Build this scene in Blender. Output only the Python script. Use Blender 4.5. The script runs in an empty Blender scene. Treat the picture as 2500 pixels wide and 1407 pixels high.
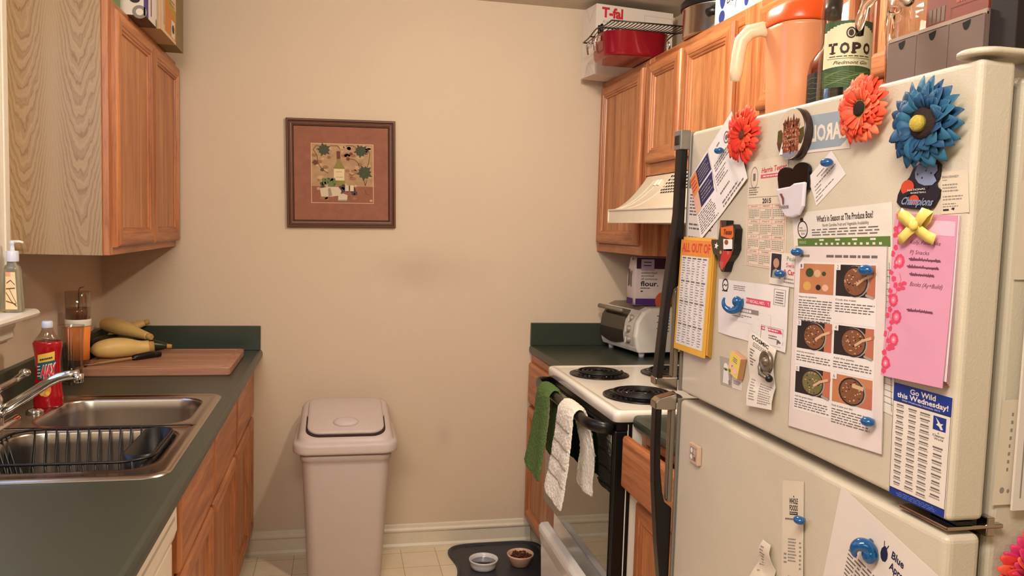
import bpy, bmesh, math, random
from mathutils import Vector, Matrix

# ------------------------------------------------------------------ camera, world, lights, exposure
scene = bpy.context.scene
C = scene.collection
PI = math.pi

FPX, YAW, PITCH, ROLL, EYE = 1951.0, 12.29, 4.31, 1.675, 1.442
_y, _p, _r = map(math.radians, (YAW, PITCH, ROLL))
_fwd = Vector((math.sin(_y) * math.cos(_p), math.cos(_y) * math.cos(_p), -math.sin(_p)))
_rt = Vector((math.cos(_y), -math.sin(_y), 0))
_up = _rt.cross(_fwd)
_R = _rt * math.cos(_r) + _up * math.sin(_r)
_U = -_rt * math.sin(_r) + _up * math.cos(_r)
cd = bpy.data.cameras.new('camera')
cam = bpy.data.objects.new('camera', cd)
C.objects.link(cam)
cam.matrix_world = Matrix(((_R.x, _U.x, -_fwd.x, 0), (_R.y, _U.y, -_fwd.y, 0), (_R.z, _U.z, -_fwd.z, EYE), (0, 0, 0, 1)))
cd.sensor_width = 36.0
cd.lens = FPX / 2500.0 * 36.0
cd.clip_start = 0.02
scene.camera = cam

world = bpy.data.worlds.new('dusk')
scene.world = world
world.use_nodes = True
world.node_tree.nodes['Background'].inputs[0].default_value = (0.10, 0.14, 0.30, 1)
world.node_tree.nodes['Background'].inputs[1].default_value = 0.25

def area(name, loc, target, sx, sy, power, col):
    d = bpy.data.lights.new(name, 'AREA'); d.shape = 'RECTANGLE'; d.size = sx; d.size_y = sy
    d.energy = power; d.color = col
    o = bpy.data.objects.new(name, d); C.objects.link(o); o.location = loc
    o.rotation_euler = (Vector(target) - Vector(loc)).to_track_quat('-Z', 'Y').to_euler()
    return o
def point(name, loc, rad, power, col):
    d = bpy.data.lights.new(name, 'POINT'); d.shadow_soft_size = rad; d.energy = power; d.color = col
    o = bpy.data.objects.new(name, d); C.objects.link(o); o.location = loc
    return o
point('kitchen_ceiling_bulb', (0.56, 1.93, 2.25), 0.045, 38, (1.0, 0.90, 0.77))
area('near_ceiling_fill', (-0.30, 0.15, 2.38), (0.0, 2.4, 0.2), 0.9, 0.5, 55, (1.0, 0.93, 0.84))  # added fill light, brightens the trash can and lower walls
area('dining_room_lamp', (-0.5, -1.6, 2.30), (0.3, 1.4, 0.9), 0.9, 0.9, 13, (0.92, 1.0, 0.80))
area('dusk_window_light', (-1.15, 1.95, 1.65), (0.2, 1.95, 1.1), 0.85, 0.85, 13, (0.55, 0.72, 1.0))

vs = scene.view_settings
scene.display_settings.display_device = 'sRGB'
vs.view_transform = 'Standard'; vs.look = 'None'; vs.gamma = 1.0; vs.use_curve_mapping = False
vs.exposure = 0.0
scene.cycles.max_bounces = 8

# ------------------------------------------------------------------ materials
def lin(c):
    return tuple((x / 12.92 if x <= 0.04045 else ((x + 0.055) / 1.055) ** 2.4) for x in c)
def rgb(h):
    return lin((int(h[0:2], 16) / 255, int(h[2:4], 16) / 255, int(h[4:6], 16) / 255))
_mc = {}
def mat(name, hexcol, rough=0.5, metal=0.0, noise=0.06, nscale=30, bump=0.0, bscale=200, trans=0.0, ior=1.45,
        coat=0.0, alpha=1.0, emit=0.0, spec=0.5, sss=0.0):
    if name in _mc: return _mc[name]
    m = bpy.data.materials.new(name); m.use_nodes = True
    nt = m.node_tree; b = nt.nodes['Principled BSDF']
    c = rgb(hexcol)
    b.inputs['Roughness'].default_value = rough; b.inputs['Metallic'].default_value = metal
    b.inputs['Specular IOR Level'].default_value = spec
    b.inputs['IOR'].default_value = ior
    b.inputs['Transmission Weight'].default_value = trans
    b.inputs['Coat Weight'].default_value = coat
    b.inputs['Alpha'].default_value = alpha
    if emit:
        b.inputs['Emission Color'].default_value = (*c, 1); b.inputs['Emission Strength'].default_value = emit
    tc = nt.nodes.new('ShaderNodeTexCoord')
    if noise:
        n = nt.nodes.new('ShaderNodeTexNoise'); n.inputs['Scale'].default_value = nscale; n.inputs['Detail'].default_value = 3
        nt.links.new(tc.outputs['Object'], n.inputs['Vector'])
        mx = nt.nodes.new('ShaderNodeMix'); mx.data_type = 'RGBA'
        mx.inputs[6].default_value = (*[x * (1 - noise) for x in c], 1); mx.inputs[7].default_value = (*[min(1, x * (1 + noise)) for x in c], 1)
        nt.links.new(n.outputs['Fac'], mx.inputs[0]); nt.links.new(mx.outputs[2], b.inputs['Base Color'])
    else:
        b.inputs['Base Color'].default_value = (*c, 1)
    if bump:
        n2 = nt.nodes.new('ShaderNodeTexNoise'); n2.inputs['Scale'].default_value = bscale; n2.inputs['Detail'].default_value = 4
        nt.links.new(tc.outputs['Object'], n2.inputs['Vector'])
        bp = nt.nodes.new('ShaderNodeBump'); bp.inputs['Strength'].default_value = bump; bp.inputs['Distance'].default_value = 0.002
        nt.links.new(n2.outputs['Fac'], bp.inputs['Height']); nt.links.new(bp.outputs['Normal'], b.inputs['Normal'])
    _mc[name] = m
    return m

def thin_glass(name, hexcol, tint=0.94, refl=1.0):
    """thin clear glass or plastic: see-through with fresnel reflections"""
    if name in _mc: return _mc[name]
    m = bpy.data.materials.new(name); m.use_nodes = True
    nt = m.node_tree; N = nt.nodes; L = nt.links; N.remove(N['Principled BSDF'])
    tr = N.new('ShaderNodeBsdfTransparent'); c = rgb(hexcol); tr.inputs[0].default_value = (*[x * tint for x in c], 1)
    gl = N.new('ShaderNodeBsdfGlossy'); gl.inputs['Roughness'].default_value = 0.04
    lw = N.new('ShaderNodeLayerWeight'); lw.inputs['Blend'].default_value = 0.22
    nz = N.new('ShaderNodeTexNoise'); nz.inputs['Scale'].default_value = 40
    ma = N.new('ShaderNodeMath'); ma.operation = 'MULTIPLY_ADD'; ma.inputs[1].default_value = 0.62 * refl; ma.inputs[2].default_value = 0.03
    L.new(lw.outputs['Facing'], ma.inputs[0])
    mx = N.new('ShaderNodeMixShader'); L.new(ma.outputs[0], mx.inputs[0]); L.new(tr.outputs[0], mx.inputs[1]); L.new(gl.outputs[0], mx.inputs[2])
    L.new(mx.outputs[0], N['Material Output'].inputs[0])
    _mc[name] = m
    return m

def wood(name, dark, light, axis='Z', rough=0.38, fine=1.0, pore=0.35):
    """straight oak grain running along one axis"""
    if name in _mc: return _mc[name]
    m = bpy.data.materials.new(name); m.use_nodes = True
    nt = m.node_tree; N = nt.nodes; L = nt.links; b = N['Principled BSDF']
    tc = N.new('ShaderNodeTexCoord'); mp = N.new('ShaderNodeMapping')
    s = {'X': (1.2, 22, 22), 'Y': (22, 1.2, 22), 'Z': (22, 22, 1.2)}[axis]
    mp.inputs['Scale'].default_value = tuple(v * fine for v in s)
    L.new(tc.outputs['Object'], mp.inputs['Vector'])
    n = N.new('ShaderNodeTexNoise'); n.inputs['Scale'].default_value = 1.6; n.inputs['Detail'].default_value = 6; n.inputs['Roughness'].default_value = 0.6
    n.inputs['Distortion'].default_value = 0.6
    L.new(mp.outputs[0], n.inputs['Vector'])
    cr = N.new('ShaderNodeValToRGB')
    cr.color_ramp.elements[0].position = 0.32; cr.color_ramp.elements[0].color = (*rgb(dark), 1)
    cr.color_ramp.elements[1].position = 0.66; cr.color_ramp.elements[1].color = (*rgb(light), 1)
    L.new(n.outputs['Fac'], cr.inputs[0])
    # pores: short dark dashes along the grain
    mp2 = N.new('ShaderNodeMapping')
    s2 = {'X': (14, 260, 260), 'Y': (260, 14, 260), 'Z': (260, 260, 14)}[axis]
    mp2.inputs['Scale'].default_value = s2
    L.new(tc.outputs['Object'], mp2.inputs['Vector'])
    n2 = N.new('ShaderNodeTexNoise'); n2.inputs['Scale'].default_value = 1.0; n2.inputs['Detail'].default_value = 2
    L.new(mp2.outputs[0], n2.inputs['Vector'])
    mr = N.new('ShaderNodeMapRange'); mr.inputs['From Min'].default_value = 0.56; mr.inputs['From Max'].default_value = 0.68
    mr.inputs['To Min'].default_value = 0.0; mr.inputs['To Max'].default_value = pore
    L.new(n2.outputs['Fac'], mr.inputs['Value'])
    mx = N.new('ShaderNodeMix'); mx.data_type = 'RGBA'
    L.new(mr.outputs[0], mx.inputs[0]); L.new(cr.outputs[0], mx.inputs[6]); mx.inputs[7].default_value = (*[v * 0.35 for v in rgb(dark)], 1)
    L.new(mx.outputs[2], b.inputs['Base Color'])
    b.inputs['Roughness'].default_value = rough
    bp = N.new('ShaderNodeBump'); bp.inputs['Strength'].default_value = 0.12; bp.inputs['Distance'].default_value = 0.001; bp.invert = True
    L.new(n2.outputs['Fac'], bp.inputs['Height']); L.new(bp.outputs['Normal'], b.inputs['Normal'])
    _mc[name] = m
    return m

def cathedral(name, base, line, cx, per, k, freq, edge_axis='X', along='Z'):
    """flat-sawn veneer: nested U-shaped grain lines in repeating strips"""
    if name in _mc: return _mc[name]
    m = bpy.data.materials.new(name); m.use_nodes = True
    nt = m.node_tree; N = nt.nodes; L = nt.links; b = N['Principled BSDF']
    tc = N.new('ShaderNodeTexCoord'); sp = N.new('ShaderNodeSeparateXYZ')
    nz = N.new('ShaderNodeTexNoise'); nz.inputs['Scale'].default_value = 6; nz.inputs['Detail'].default_value = 4
    mpz = N.new('ShaderNodeMapping'); mpz.inputs['Scale'].default_value = (3, 3, .7)
    L.new(tc.outputs['Object'], mpz.inputs['Vector']); L.new(mpz.outputs[0], nz.inputs['Vector'])
    L.new(tc.outputs['Object'], sp.inputs[0])
    def M(op, a, b_=None, c=None):
        q = N.new('ShaderNodeMath'); q.operation = op
        for i, v in enumerate((a, b_, c)):
            if v is None: continue
            if isinstance(v, (int, float)): q.inputs[i].default_value = v
            else: L.new(v, q.inputs[i])
        return q.outputs[0]
    x = sp.outputs[edge_axis]; z = sp.outputs[along]
    xo = M('DIVIDE', M('SUBTRACT', x, cx), per)
    fr = M('SUBTRACT', M('FRACT', xo), 0.5)
    d2 = M('POWER', M('ABSOLUTE', fr), 1.7)
    t = M('SUBTRACT', z, M('MULTIPLY', d2, k))
    t = M('ADD', t, M('MULTIPLY', nz.outputs['Fac'], 0.22))
    nz2 = N.new('ShaderNodeTexNoise'); nz2.inputs['Scale'].default_value = 55; L.new(tc.outputs['Object'], nz2.inputs['Vector']); t = M('ADD', t, M('MULTIPLY', nz2.outputs['Fac'], 0.022))
    s = M('SINE', M('MULTIPLY', t, freq))
    s2 = M('SINE', M('MULTIPLY', t, freq * 2.7))
    v = M('ADD', M('MULTIPLY', s, 0.34), M('ADD', M('MULTIPLY', s2, 0.18), 0.5))
    v = M('POWER', M('MAXIMUM', v, 0.0), 1.6)
    fade = N.new('ShaderNodeMapRange'); fade.interpolation_type = 'SMOOTHSTEP'; fade.inputs['From Min'].default_value = 0.26; fade.inputs['From Max'].default_value = 0.46; fade.inputs['To Min'].default_value = 1.0; fade.inputs['To Max'].default_value = 0.25
    L.new(M('ABSOLUTE', fr), fade.inputs['Value']); v = M('MULTIPLY', v, fade.outputs[0])
    n2 = N.new('ShaderNodeTexNoise'); n2.inputs['Scale'].default_value = 1; n2.inputs['Detail'].default_value = 3
    mp2 = N.new('ShaderNodeMapping'); mp2.inputs['Scale'].default_value = (420, 420, 20)
    L.new(tc.outputs['Object'], mp2.inputs['Vector']); L.new(mp2.outputs[0], n2.inputs['Vector'])
    v = M('MULTIPLY', v, M('ADD', n2.outputs['Fac'], 0.35))
    mx = N.new('ShaderNodeMix'); mx.data_type = 'RGBA'
    L.new(v, mx.inputs[0]); mx.inputs[6].default_value = (*rgb(base), 1); mx.inputs[7].default_value = (*rgb(line), 1)
    L.new(mx.outputs[2], b.inputs['Base Color'])
    b.inputs['Roughness'].default_value = 0.55
    _mc[name] = m
    return m

def wall_mat(name, hexcol, stains=()):
    if name in _mc: return _mc[name]
    m = mat(name, hexcol, rough=0.75, noise=0.03, nscale=3, bump=0.35, bscale=160, spec=0.3)
    nt = m.node_tree; N = nt.nodes; L = nt.links; b = N['Principled BSDF']
    src = b.inputs['Base Color'].links[0].from_socket
    tc = [n for n in N if n.type == 'TEX_COORD'][0]
    for (x, z, rx, rz, amt) in stains:                     # grubby scuff marks rubbed into the paint
        sp = N.new('ShaderNodeMapping'); sp.inputs['Location'].default_value = (-x / rx, 0, -z / rz); sp.inputs['Scale'].default_value = (1 / rx, 0, 1 / rz)
        L.new(tc.outputs['Object'], sp.inputs['Vector'])
        ln = N.new('ShaderNodeVectorMath'); ln.operation = 'LENGTH'; L.new(sp.outputs[0], ln.inputs[0])
        mr = N.new('ShaderNodeMapRange'); mr.interpolation_type = 'SMOOTHSTEP'
        mr.inputs['From Min'].default_value = 0; mr.inputs['From Max'].default_value = 1; mr.inputs['To Min'].default_value = amt; mr.inputs['To Max'].default_value = 0
        L.new(ln.outputs['Value'], mr.inputs['Value'])
        nz = N.new('ShaderNodeTexNoise'); nz.inputs['Scale'].default_value = 9; nz.inputs['Detail'].default_value = 5
        L.new(tc.outputs['Object'], nz.inputs['Vector'])
        mm = N.new('ShaderNodeMath'); mm.operation = 'MULTIPLY'; L.new(mr.outputs[0], mm.inputs[0]); L.new(nz.outputs['Fac'], mm.inputs[1])
        mx = N.new('ShaderNodeMix'); mx.data_type = 'RGBA'
        L.new(mm.outputs[0], mx.inputs[0]); L.new(src, mx.inputs[6]); mx.inputs[7].default_value = (*rgb('5a4632'), 1)
        src = mx.outputs[2]
    L.new(src, b.inputs['Base Color'])
    return m

# ------------------------------------------------------------------ mesh builder
class MB:
    def __init__(s): s.v = []; s.f = []; s.mi = []; s.sm = []; s.mats = []; s.xf = Matrix.Identity(4)
    def m(s, mt):
        if mt not in s.mats: s.mats.append(mt)
        return s.mats.index(mt)
    def av(s, pts):
        b = len(s.v); s.v += [tuple(s.xf @ Vector(p)) for p in pts]; return b
    def af(s, idx, mt, smooth=False):
        s.f.append(tuple(idx)); s.mi.append(s.m(mt)); s.sm.append(smooth)
    def box(s, x0, x1, y0, y1, z0, z1, mt):
        if x0 > x1: x0, x1 = x1, x0
        if y0 > y1: y0, y1 = y1, y0
        if z0 > z1: z0, z1 = z1, z0
        b = s.av([(x0, y0, z0), (x1, y0, z0), (x1, y1, z0), (x0, y1, z0), (x0, y0, z1), (x1, y0, z1), (x1, y1, z1), (x0, y1, z1)])
        for q in ((0, 3, 2, 1), (4, 5, 6, 7), (0, 1, 5, 4), (1, 2, 6, 5), (2, 3, 7, 6), (3, 0, 4, 7)):
            s.af([b + i for i in q], mt)
        return s
    def quad(s, pts, mt, smooth=False):
        b = s.av(pts); s.af(range(b, b + len(pts)), mt, smooth); return s
    def loft(s, rings, mt, smooth=True, cap0=True, cap1=True, closed=True, side_mats=None):
        n = len(rings[0]); bs = [s.av(r) for r in rings]
        for a, b in zip(bs, bs[1:]):
            for i in range(n if closed else n - 1):
                j = (i + 1) % n
                s.af((a + i, a + j, b + j, b + i), side_mats[i] if side_mats else mt, smooth)
        if cap0: s.af([bs[0] + i for i in reversed(range(n))], mt)
        if cap1: s.af([bs[-1] + i for i in range(n)], mt)
        return s
    def lathe(s, prof, c, mt, n=28, smooth=True, cap0=True, cap1=True, sx=1, sy=1):
        return s.loft([[(c[0] + r * sx * math.cos(2 * PI * i / n), c[1] + r * sy * math.sin(2 * PI * i / n), c[2] + z) for i in range(n)] for r, z in prof], mt, smooth, cap0, cap1)
    def tube(s, path, r, mt, n=8, closed=False, caps=True, smooth=True, flat=1.0):
        P = [Vector(p) for p in path]; k = len(P); rs = r if isinstance(r, (list, tuple)) else [r] * k
        rings = []; prev = None
        for i in range(k):
            if closed: t = P[(i + 1) % k] - P[i - 1]
            else: t = P[min(i + 1, k - 1)] - P[max(i - 1, 0)]
            t.normalize()
            if prev is None:
                a = Vector((0, 0, 1)) if abs(t.z) < .9 else Vector((1, 0, 0)); u = t.cross(a).normalized()
            else:
                u = prev - t * prev.dot(t); u.normalize()
            prev = u; w = t.cross(u)
            rings.append([P[i] + (u * math.cos(2 * PI * j / n) + w * math.sin(2 * PI * j / n) * flat) * rs[i] for j in range(n)])
        if closed: rings.append(rings[0]); caps = False
        return s.loft(rings, mt, smooth, caps, caps)
    def ell(s, c, rad, mt, nu=20, nv=12, rot=None):
        R = rot or Matrix.Identity(3)
        rings = []
        for j in range(1, nv):
            a = PI * j / nv
            rings.append([Vector(c) + R @ Vector((rad[0] * math.sin(a) * math.cos(2 * PI * i / nu), rad[1] * math.sin(a) * math.sin(2 * PI * i / nu), -rad[2] * math.cos(a))) for i in range(nu)])
        s.loft(rings, mt, True, False, False)
        b0 = s.av([Vector(c) + R @ Vector((0, 0, -rad[2])), Vector(c) + R @ Vector((0, 0, rad[2]))])
        base = b0 - nu * (nv - 1)
        for i in range(nu):
            j = (i + 1) % nu
            s.af((base + j, base + i, b0), mt, True); s.af((b0 - nu + i, b0 - nu + j, b0 + 1), mt, True)
        return s
    def prism(s, poly, vec, mt, side=None, smooth=False):
        n = len(poly); v = Vector(vec); a = s.av(poly); b = s.av([Vector(p) + v for p in poly])
        s.af([a + i for i in reversed(range(n))], mt); s.af([b + i for i in range(n)], mt)
        for i in range(n):
            j = (i + 1) % n; s.af((a + i, a + j, b + j, b + i), side or mt, smooth)
        return s
    def grid(s, fn, nu, nv, mt, smooth=True, flip=False):
        b = s.av([fn(i / nu, j / nv) for j in range(nv + 1) for i in range(nu + 1)])
        for j in range(nv):
            for i in range(nu):
                q = [b + j * (nu + 1) + i, b + j * (nu + 1) + i + 1, b + (j + 1) * (nu + 1) + i + 1, b + (j + 1) * (nu + 1) + i]
                s.af(q[::-1] if flip else q, mt, smooth)
        return s
    def build(s, name, parent=None, bevel=0, seg=2, local=False, solid=0, sub=0, weld=False, fuzz=0):
        me = bpy.data.meshes.new(name)
        off = Vector((0, 0, 0))
        if parent is not None and not local:
            p = parent
            while p is not None: off += Vector(p.location); p = p.parent
        me.from_pydata([tuple(Vector(v) - off) for v in s.v], [], s.f)
        for mt in s.mats: me.materials.append(mt)
        me.polygons.foreach_set('material_index', s.mi); me.polygons.foreach_set('use_smooth', s.sm)
        me.update()
        if weld or not all(s.sm):
            pass
        bm = bmesh.new(); bm.from_mesh(me)
        if weld: bmesh.ops.remove_doubles(bm, verts=bm.verts, dist=1e-5)
        if not getattr(s, 'keepn', False): bmesh.ops.recalc_face_normals(bm, faces=bm.faces)
        bm.to_mesh(me); bm.free()
        o = bpy.data.objects.new(name, me); C.objects.link(o)
        if parent is not None: o.parent = parent
        if sub:
            q = o.modifiers.new('sub', 'SUBSURF'); q.levels = sub; q.render_levels = sub
        if fuzz:
            tx_ = bpy.data.textures.new('terry', 'CLOUDS'); tx_.noise_scale = 0.007; tx_.noise_depth = 2
            q = o.modifiers.new('pile', 'DISPLACE'); q.texture = tx_; q.texture_coords = 'LOCAL'; q.strength = fuzz; q.mid_level = 0.5
        if solid:
            q = o.modifiers.new('solid', 'SOLIDIFY'); q.thickness = solid; q.offset = 0
        if bevel:
            q = o.modifiers.new('bevel', 'BEVEL'); q.width = bevel; q.segments = seg; q.limit_method = 'ANGLE'; q.angle_limit = math.radians(40)
            q.harden_normals = False
        return o

def tag(o, label, cat, group=None):
    o['label'] = label; o['category'] = cat
    if group: o['group'] = group
    return o
def thing(name, label, cat, loc, group=None, rz=0):
    o = bpy.data.objects.new(name, None); C.objects.link(o); o.location = loc; o.rotation_euler = (0, 0, rz)
    o.empty_display_size = 0.05
    return tag(o, label, cat, group)
def struct(o):
    o['kind'] = 'structure'; return o

def rr(x0, x1, y0, y1, r, n=5):
    """rounded rectangle outline, counter-clockwise"""
    out = []
    for cx, cy, a0 in ((x1 - r, y1 - r, 0), (x0 + r, y1 - r, 90), (x0 + r, y0 + r, 180), (x1 - r, y0 + r, 270)):
        for i in range(n + 1):
            a = math.radians(a0 + 90 * i / n); out.append((cx + r * math.cos(a), cy + r * math.sin(a)))
    return out

# ------------------------------------------------------------------ printing on surfaces
_tx = {}
def glyphs(txt, bold=0.0, res=2):
    key = (txt, bold)
    if key in _tx: return _tx[key]
    cu = bpy.data.curves.new('t', 'FONT'); cu.body = txt; cu.resolution_u = res; cu.offset = bold; cu.fill_mode = 'FRONT'
    ob = bpy.data.objects.new('t', cu)
    me = bpy.data.meshes.new_from_object(ob)
    vs_ = [(v.co.x, v.co.y) for v in me.vertices]; fs = [tuple(p.vertices) for p in me.polygons]
    bpy.data.objects.remove(ob); bpy.data.curves.remove(cu); bpy.data.meshes.remove(me)
    xs = [v[0] for v in vs_] or [0, 1]; x0, x1 = min(xs), max(xs)
    r = ([((x - x0) / (x1 - x0), y) for x, y in vs_], fs, (x1 - x0))
    _tx[key] = r
    return r

class Sheet:
    """prints onto a surface given by P(u,v) and N(u,v); u runs right, v runs down"""
    def __init__(s, mb, P, N, step=0.0, lay=0.00012, top=0.0004):
        s.mb = mb; s.P = P; s.N = N; s.k = 1; s.lay = lay; s.step = step; s.top = top
    def pt(s, u, v, h): return s.P(u, v) + s.N(u, v) * h
    def base(s, mt, nu=8, nv=8, back=None, th=0.0004):
        s.top = th
        s.mb.grid(lambda u, v: s.pt(u, v, th), nu, nv, mt); s.mb.grid(lambda u, v: s.pt(u, v, 0), nu, nv, back or mt, flip=True)
        for e in range(4):
            def f(t, w, e=e):
                u, v = ((t, 0), (1, t), (1 - t, 1), (0, 1 - t))[e]; return s.pt(u, v, th * w)
            s.mb.grid(f, (nu, nv, nu, nv)[e], 1, mt, smooth=False)
        return s
    def H(s, lv): return s.top + s.lay * lv
    def rect(s, u0, v0, u1, v1, mt, lv=1):
        nu = max(1, int(abs(u1 - u0) * 10)) if s.step else 1; nv = max(1, int(abs(v1 - v0) * 10)) if s.step else 1
        s.mb.grid(lambda u, v: s.pt(u0 + (u1 - u0) * u, v0 + (v1 - v0) * v, s.H(lv)), nu, nv, mt, smooth=False)
        return s
    def poly(s, pts, mt, lv=1):
        s.mb.quad([s.pt(u, v, s.H(lv)) for u, v in pts], mt); return s
    def disc(s, u, v, ru, rv, mt, lv=1, n=20, a0=0, a1=360):
        s.mb.quad([s.pt(u + ru * math.cos(math.radians(a0 + (a1 - a0) * i / n)), v + rv * math.sin(math.radians(a0 + (a1 - a0) * i / n)), s.H(lv)) for i in range(n)], mt); return s
    def ring(s, u, v, ru, rv, w, mt, lv=1, n=24, a0=0, a1=360):
        k = n
        for i in range(k):
            a = math.radians(a0 + (a1 - a0) * i / k); b = math.radians(a0 + (a1 - a0) * (i + 1) / k)
            s.mb.quad([s.pt(u + ru * q * math.cos(t), v + rv * q * math.sin(t), s.H(lv)) for t, q in ((a, 1), (b, 1), (b, 1 - w), (a, 1 - w))], mt)
        return s
    def line(s, pts, w, mt, lv=1, asp=1.0):
        """polyline with width w (in u units); asp = sheet width / height"""
        for (a, b) in zip(pts, pts[1:]):
            dx, dy = b[0] - a[0], (b[1] - a[1]) / asp
            L = math.hypot(dx, dy) or 1; nx, ny = -dy / L * w / 2, dx / L * w / 2 * asp
            s.mb.quad([s.pt(a[0] + nx, a[1] + ny, s.H(lv)), s.pt(b[0] + nx, b[1] + ny, s.H(lv)), s.pt(b[0] - nx, b[1] - ny, s.H(lv)), s.pt(a[0] - nx, a[1] - ny, s.H(lv))], mt)
        return s
    def frame(s, u0, v0, u1, v1, w, mt, lv=1, asp=1.0):
        s.rect(u0, v0, u1, v0 + w * asp, mt, lv); s.rect(u0, v1 - w * asp, u1, v1, mt, lv)
        s.rect(u0, v0, u0 + w, v1, mt, lv); s.rect(u1 - w, v0, u1, v1, mt, lv); return s
    def text(s, txt, u0, v0, u1, v1, mt, lv=2, bold=0.0, mirror=False, slant=0.0, drop=0.0):
        """text whose capitals fill the box; drop = lowering of the right end"""
        vv, ff, w = glyphs(txt, bold)
        pts = []
        for x, y in vv:
            yy = y / 0.73
            xx = x + slant * yy * (v1 - v0)
            if mirror: xx = 1 - xx
            pts.append(s.pt(u0 + (u1 - u0) * xx, v1 + (v0 - v1) * yy + drop * xx, s.H(lv)))
        b = s.mb.av(pts)
        for f in ff: s.mb.af([b + i for i in f], mt)
        return s
    def lines(s, u0, v0, u1, v1, n, mt, rnd, lv=1, fill=0.45, ragged=0.25, word=0.12, center=False):
        """small print too blurred to read: rows of word-length strokes"""
        h = (v1 - v0) / n
        for i in range(n):
            a = v0 + h * (i + 0.5 - fill / 2); b = a + h * fill; W = (u1 - u0)
            end = u1 - W * rnd.random() * ragged; x = u0
            if center: x = u0 + (u1 - end) / 2; end = u1 - (u1 - end) / 2
            while x < end - 0.01 * W:
                w = W * word * (0.4 + rnd.random()); e = min(end, x + w)
                s.rect(x, a, e, b, mt, lv); x = e + W * word * 0.22
        return s

def plane_sheet(mb, corners, X, lift=None, top=0.0004, step=0):
    """sheet on a plane x = X facing -x; corners (y,z) TL TR BR BL; lift(u,v) raises it off the plane"""
    a, b, c, d = [Vector((X, y, z)) for y, z in corners]
    def P(u, v):
        p = (a * (1 - u) + b * u) * (1 - v) + (d * (1 - u) + c * u) * v
        if lift: p = p + Vector((-lift(u, v), 0, 0))
        return p
    return Sheet(mb, P, lambda u, v: Vector((-1, 0, 0)), step=1 if lift or step else 0, top=top)
def vec_sheet(mb, o, du, dv, n, top=0.0003):
    """flat sheet with origin o (top left), edge vectors du (right) and dv (down), normal n"""
    o, du, dv, n = map(Vector, (o, du, dv, n))
    return Sheet(mb, lambda u, v: o + du * u + dv * v, lambda u, v: n, top=top)
# ------------------------------------------------------------------ the room
D, XL, XR, ZC = 3.5, -0.933, 1.486, 2.42
CL, CR = 0.897, 0.914                     # worktop heights, left and right run
M_wall = wall_mat('wall paint', 'd5c0a8', stains=((0.37, 1.25, 0.36, 0.14, 0.26), (0.47, 0.50, 0.05, 0.10, 0.25), (-0.1, 1.5, 0.9, 0.5, 0.08)))
M_wall2 = wall_mat('side wall paint', 'd5c0a8')
M_ceil = mat('ceiling paint', 'c9bda8', rough=0.9, bump=0.3, bscale=120)
M_trim = mat('trim paint', 'ddd0bb', rough=0.35)
OZ = wood('oak vertical', '8f4c25', 'c68150', 'Z'); OY = wood('oak horizontal', '8f4c25', 'c68150', 'Y')
OX = wood('oak depthwise', '8f4c25', 'c68150', 'X')
OPZ = wood('oak panel', '96532b', 'cb8b56', 'Z', fine=0.8, pore=0.45)
M_toe = mat('toe kick', '4a2f1c', rough=0.7)
M_gap = mat('cabinet inside shade', '2a1a10', rough=0.8)  # flat dark colour stands in for the unlit cabinet interior

def floor_mat():
    m = bpy.data.materials.new('vinyl floor'); m.use_nodes = True
    nt = m.node_tree; N = nt.nodes; L = nt.links; b = N['Principled BSDF']
    tc = N.new('ShaderNodeTexCoord'); mp = N.new('ShaderNodeMapping'); mp.inputs['Rotation'].default_value = (0, 0, math.radians(0))
    mp.inputs['Location'].default_value = (0.02, 0.06, 0)
    L.new(tc.outputs['Object'], mp.inputs['Vector'])
    br = N.new('ShaderNodeTexBrick'); br.offset = 0.0; br.inputs['Scale'].default_value = 1.0
    br.inputs['Brick Width'].default_value = 0.152; br.inputs['Row Height'].default_value = 0.152
    br.inputs['Mortar Size'].default_value = 0.0016; br.inputs['Mortar Smooth'].default_value = 0.3
    br.inputs['Color1'].default_value = (*rgb('f6e6ca'), 1); br.inputs['Color2'].default_value = (*rgb('efdcbc'), 1); br.inputs['Mortar'].default_value = (*rgb('b89c74'), 1)
    L.new(mp.outputs[0], br.inputs['Vector'])
    n = N.new('ShaderNodeTexNoise'); n.inputs['Scale'].default_value = 14; n.inputs['Detail'].default_value = 6
    L.new(tc.outputs['Object'], n.inputs['Vector'])
    mx = N.new('ShaderNodeMix'); mx.data_type = 'RGBA'; mx.blend_type = 'MULTIPLY'; mx.inputs[0].default_value = 0.22
    L.new(br.outputs['Color'], mx.inputs[6]); L.new(n.outputs['Fac'], mx.inputs[7]); L.new(mx.outputs[2], b.inputs['Base Color'])
    b.inputs['Roughness'].default_value = 0.42
    return m

mb = MB(); mb.box(XL - .1, XR + .1, -3.1, D + .1, -.05, 0, floor_mat()); struct(mb.build('floor'))
mb = MB(); mb.box(XL - .1, XR + .1, -3.1, D + .1, ZC, ZC + .05, M_ceil); struct(mb.build('ceiling'))
mb = MB(); mb.box(XL - .1, XR + .1, D, D + .1, 0, ZC, M_wall); struct(mb.build('wall_back'))
mb = MB(); mb.box(XR, XR + .1, -3.1, D, 0, ZC, M_wall2); struct(mb.build('wall_right'))
mb = MB(); mb.box(XL - .1, XR + .1, -3.2, -3.1, 0, ZC, M_wall2); struct(mb.build('wall_front'))
WY0, WY1, WZ0, WZ1 = 1.42, 2.405, 1.165, 2.16
mb = MB()
mb.box(XL - .1, XL, -3.1, WY0, 0, ZC, M_wall2); mb.box(XL - .1, XL, WY1, D, 0, ZC, M_wall2)
mb.box(XL - .1, XL, WY0, WY1, 0, WZ0, M_wall2); mb.box(XL - .1, XL, WY0, WY1, WZ1, ZC, M_wall2)
struct(mb.build('wall_left'))
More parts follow.
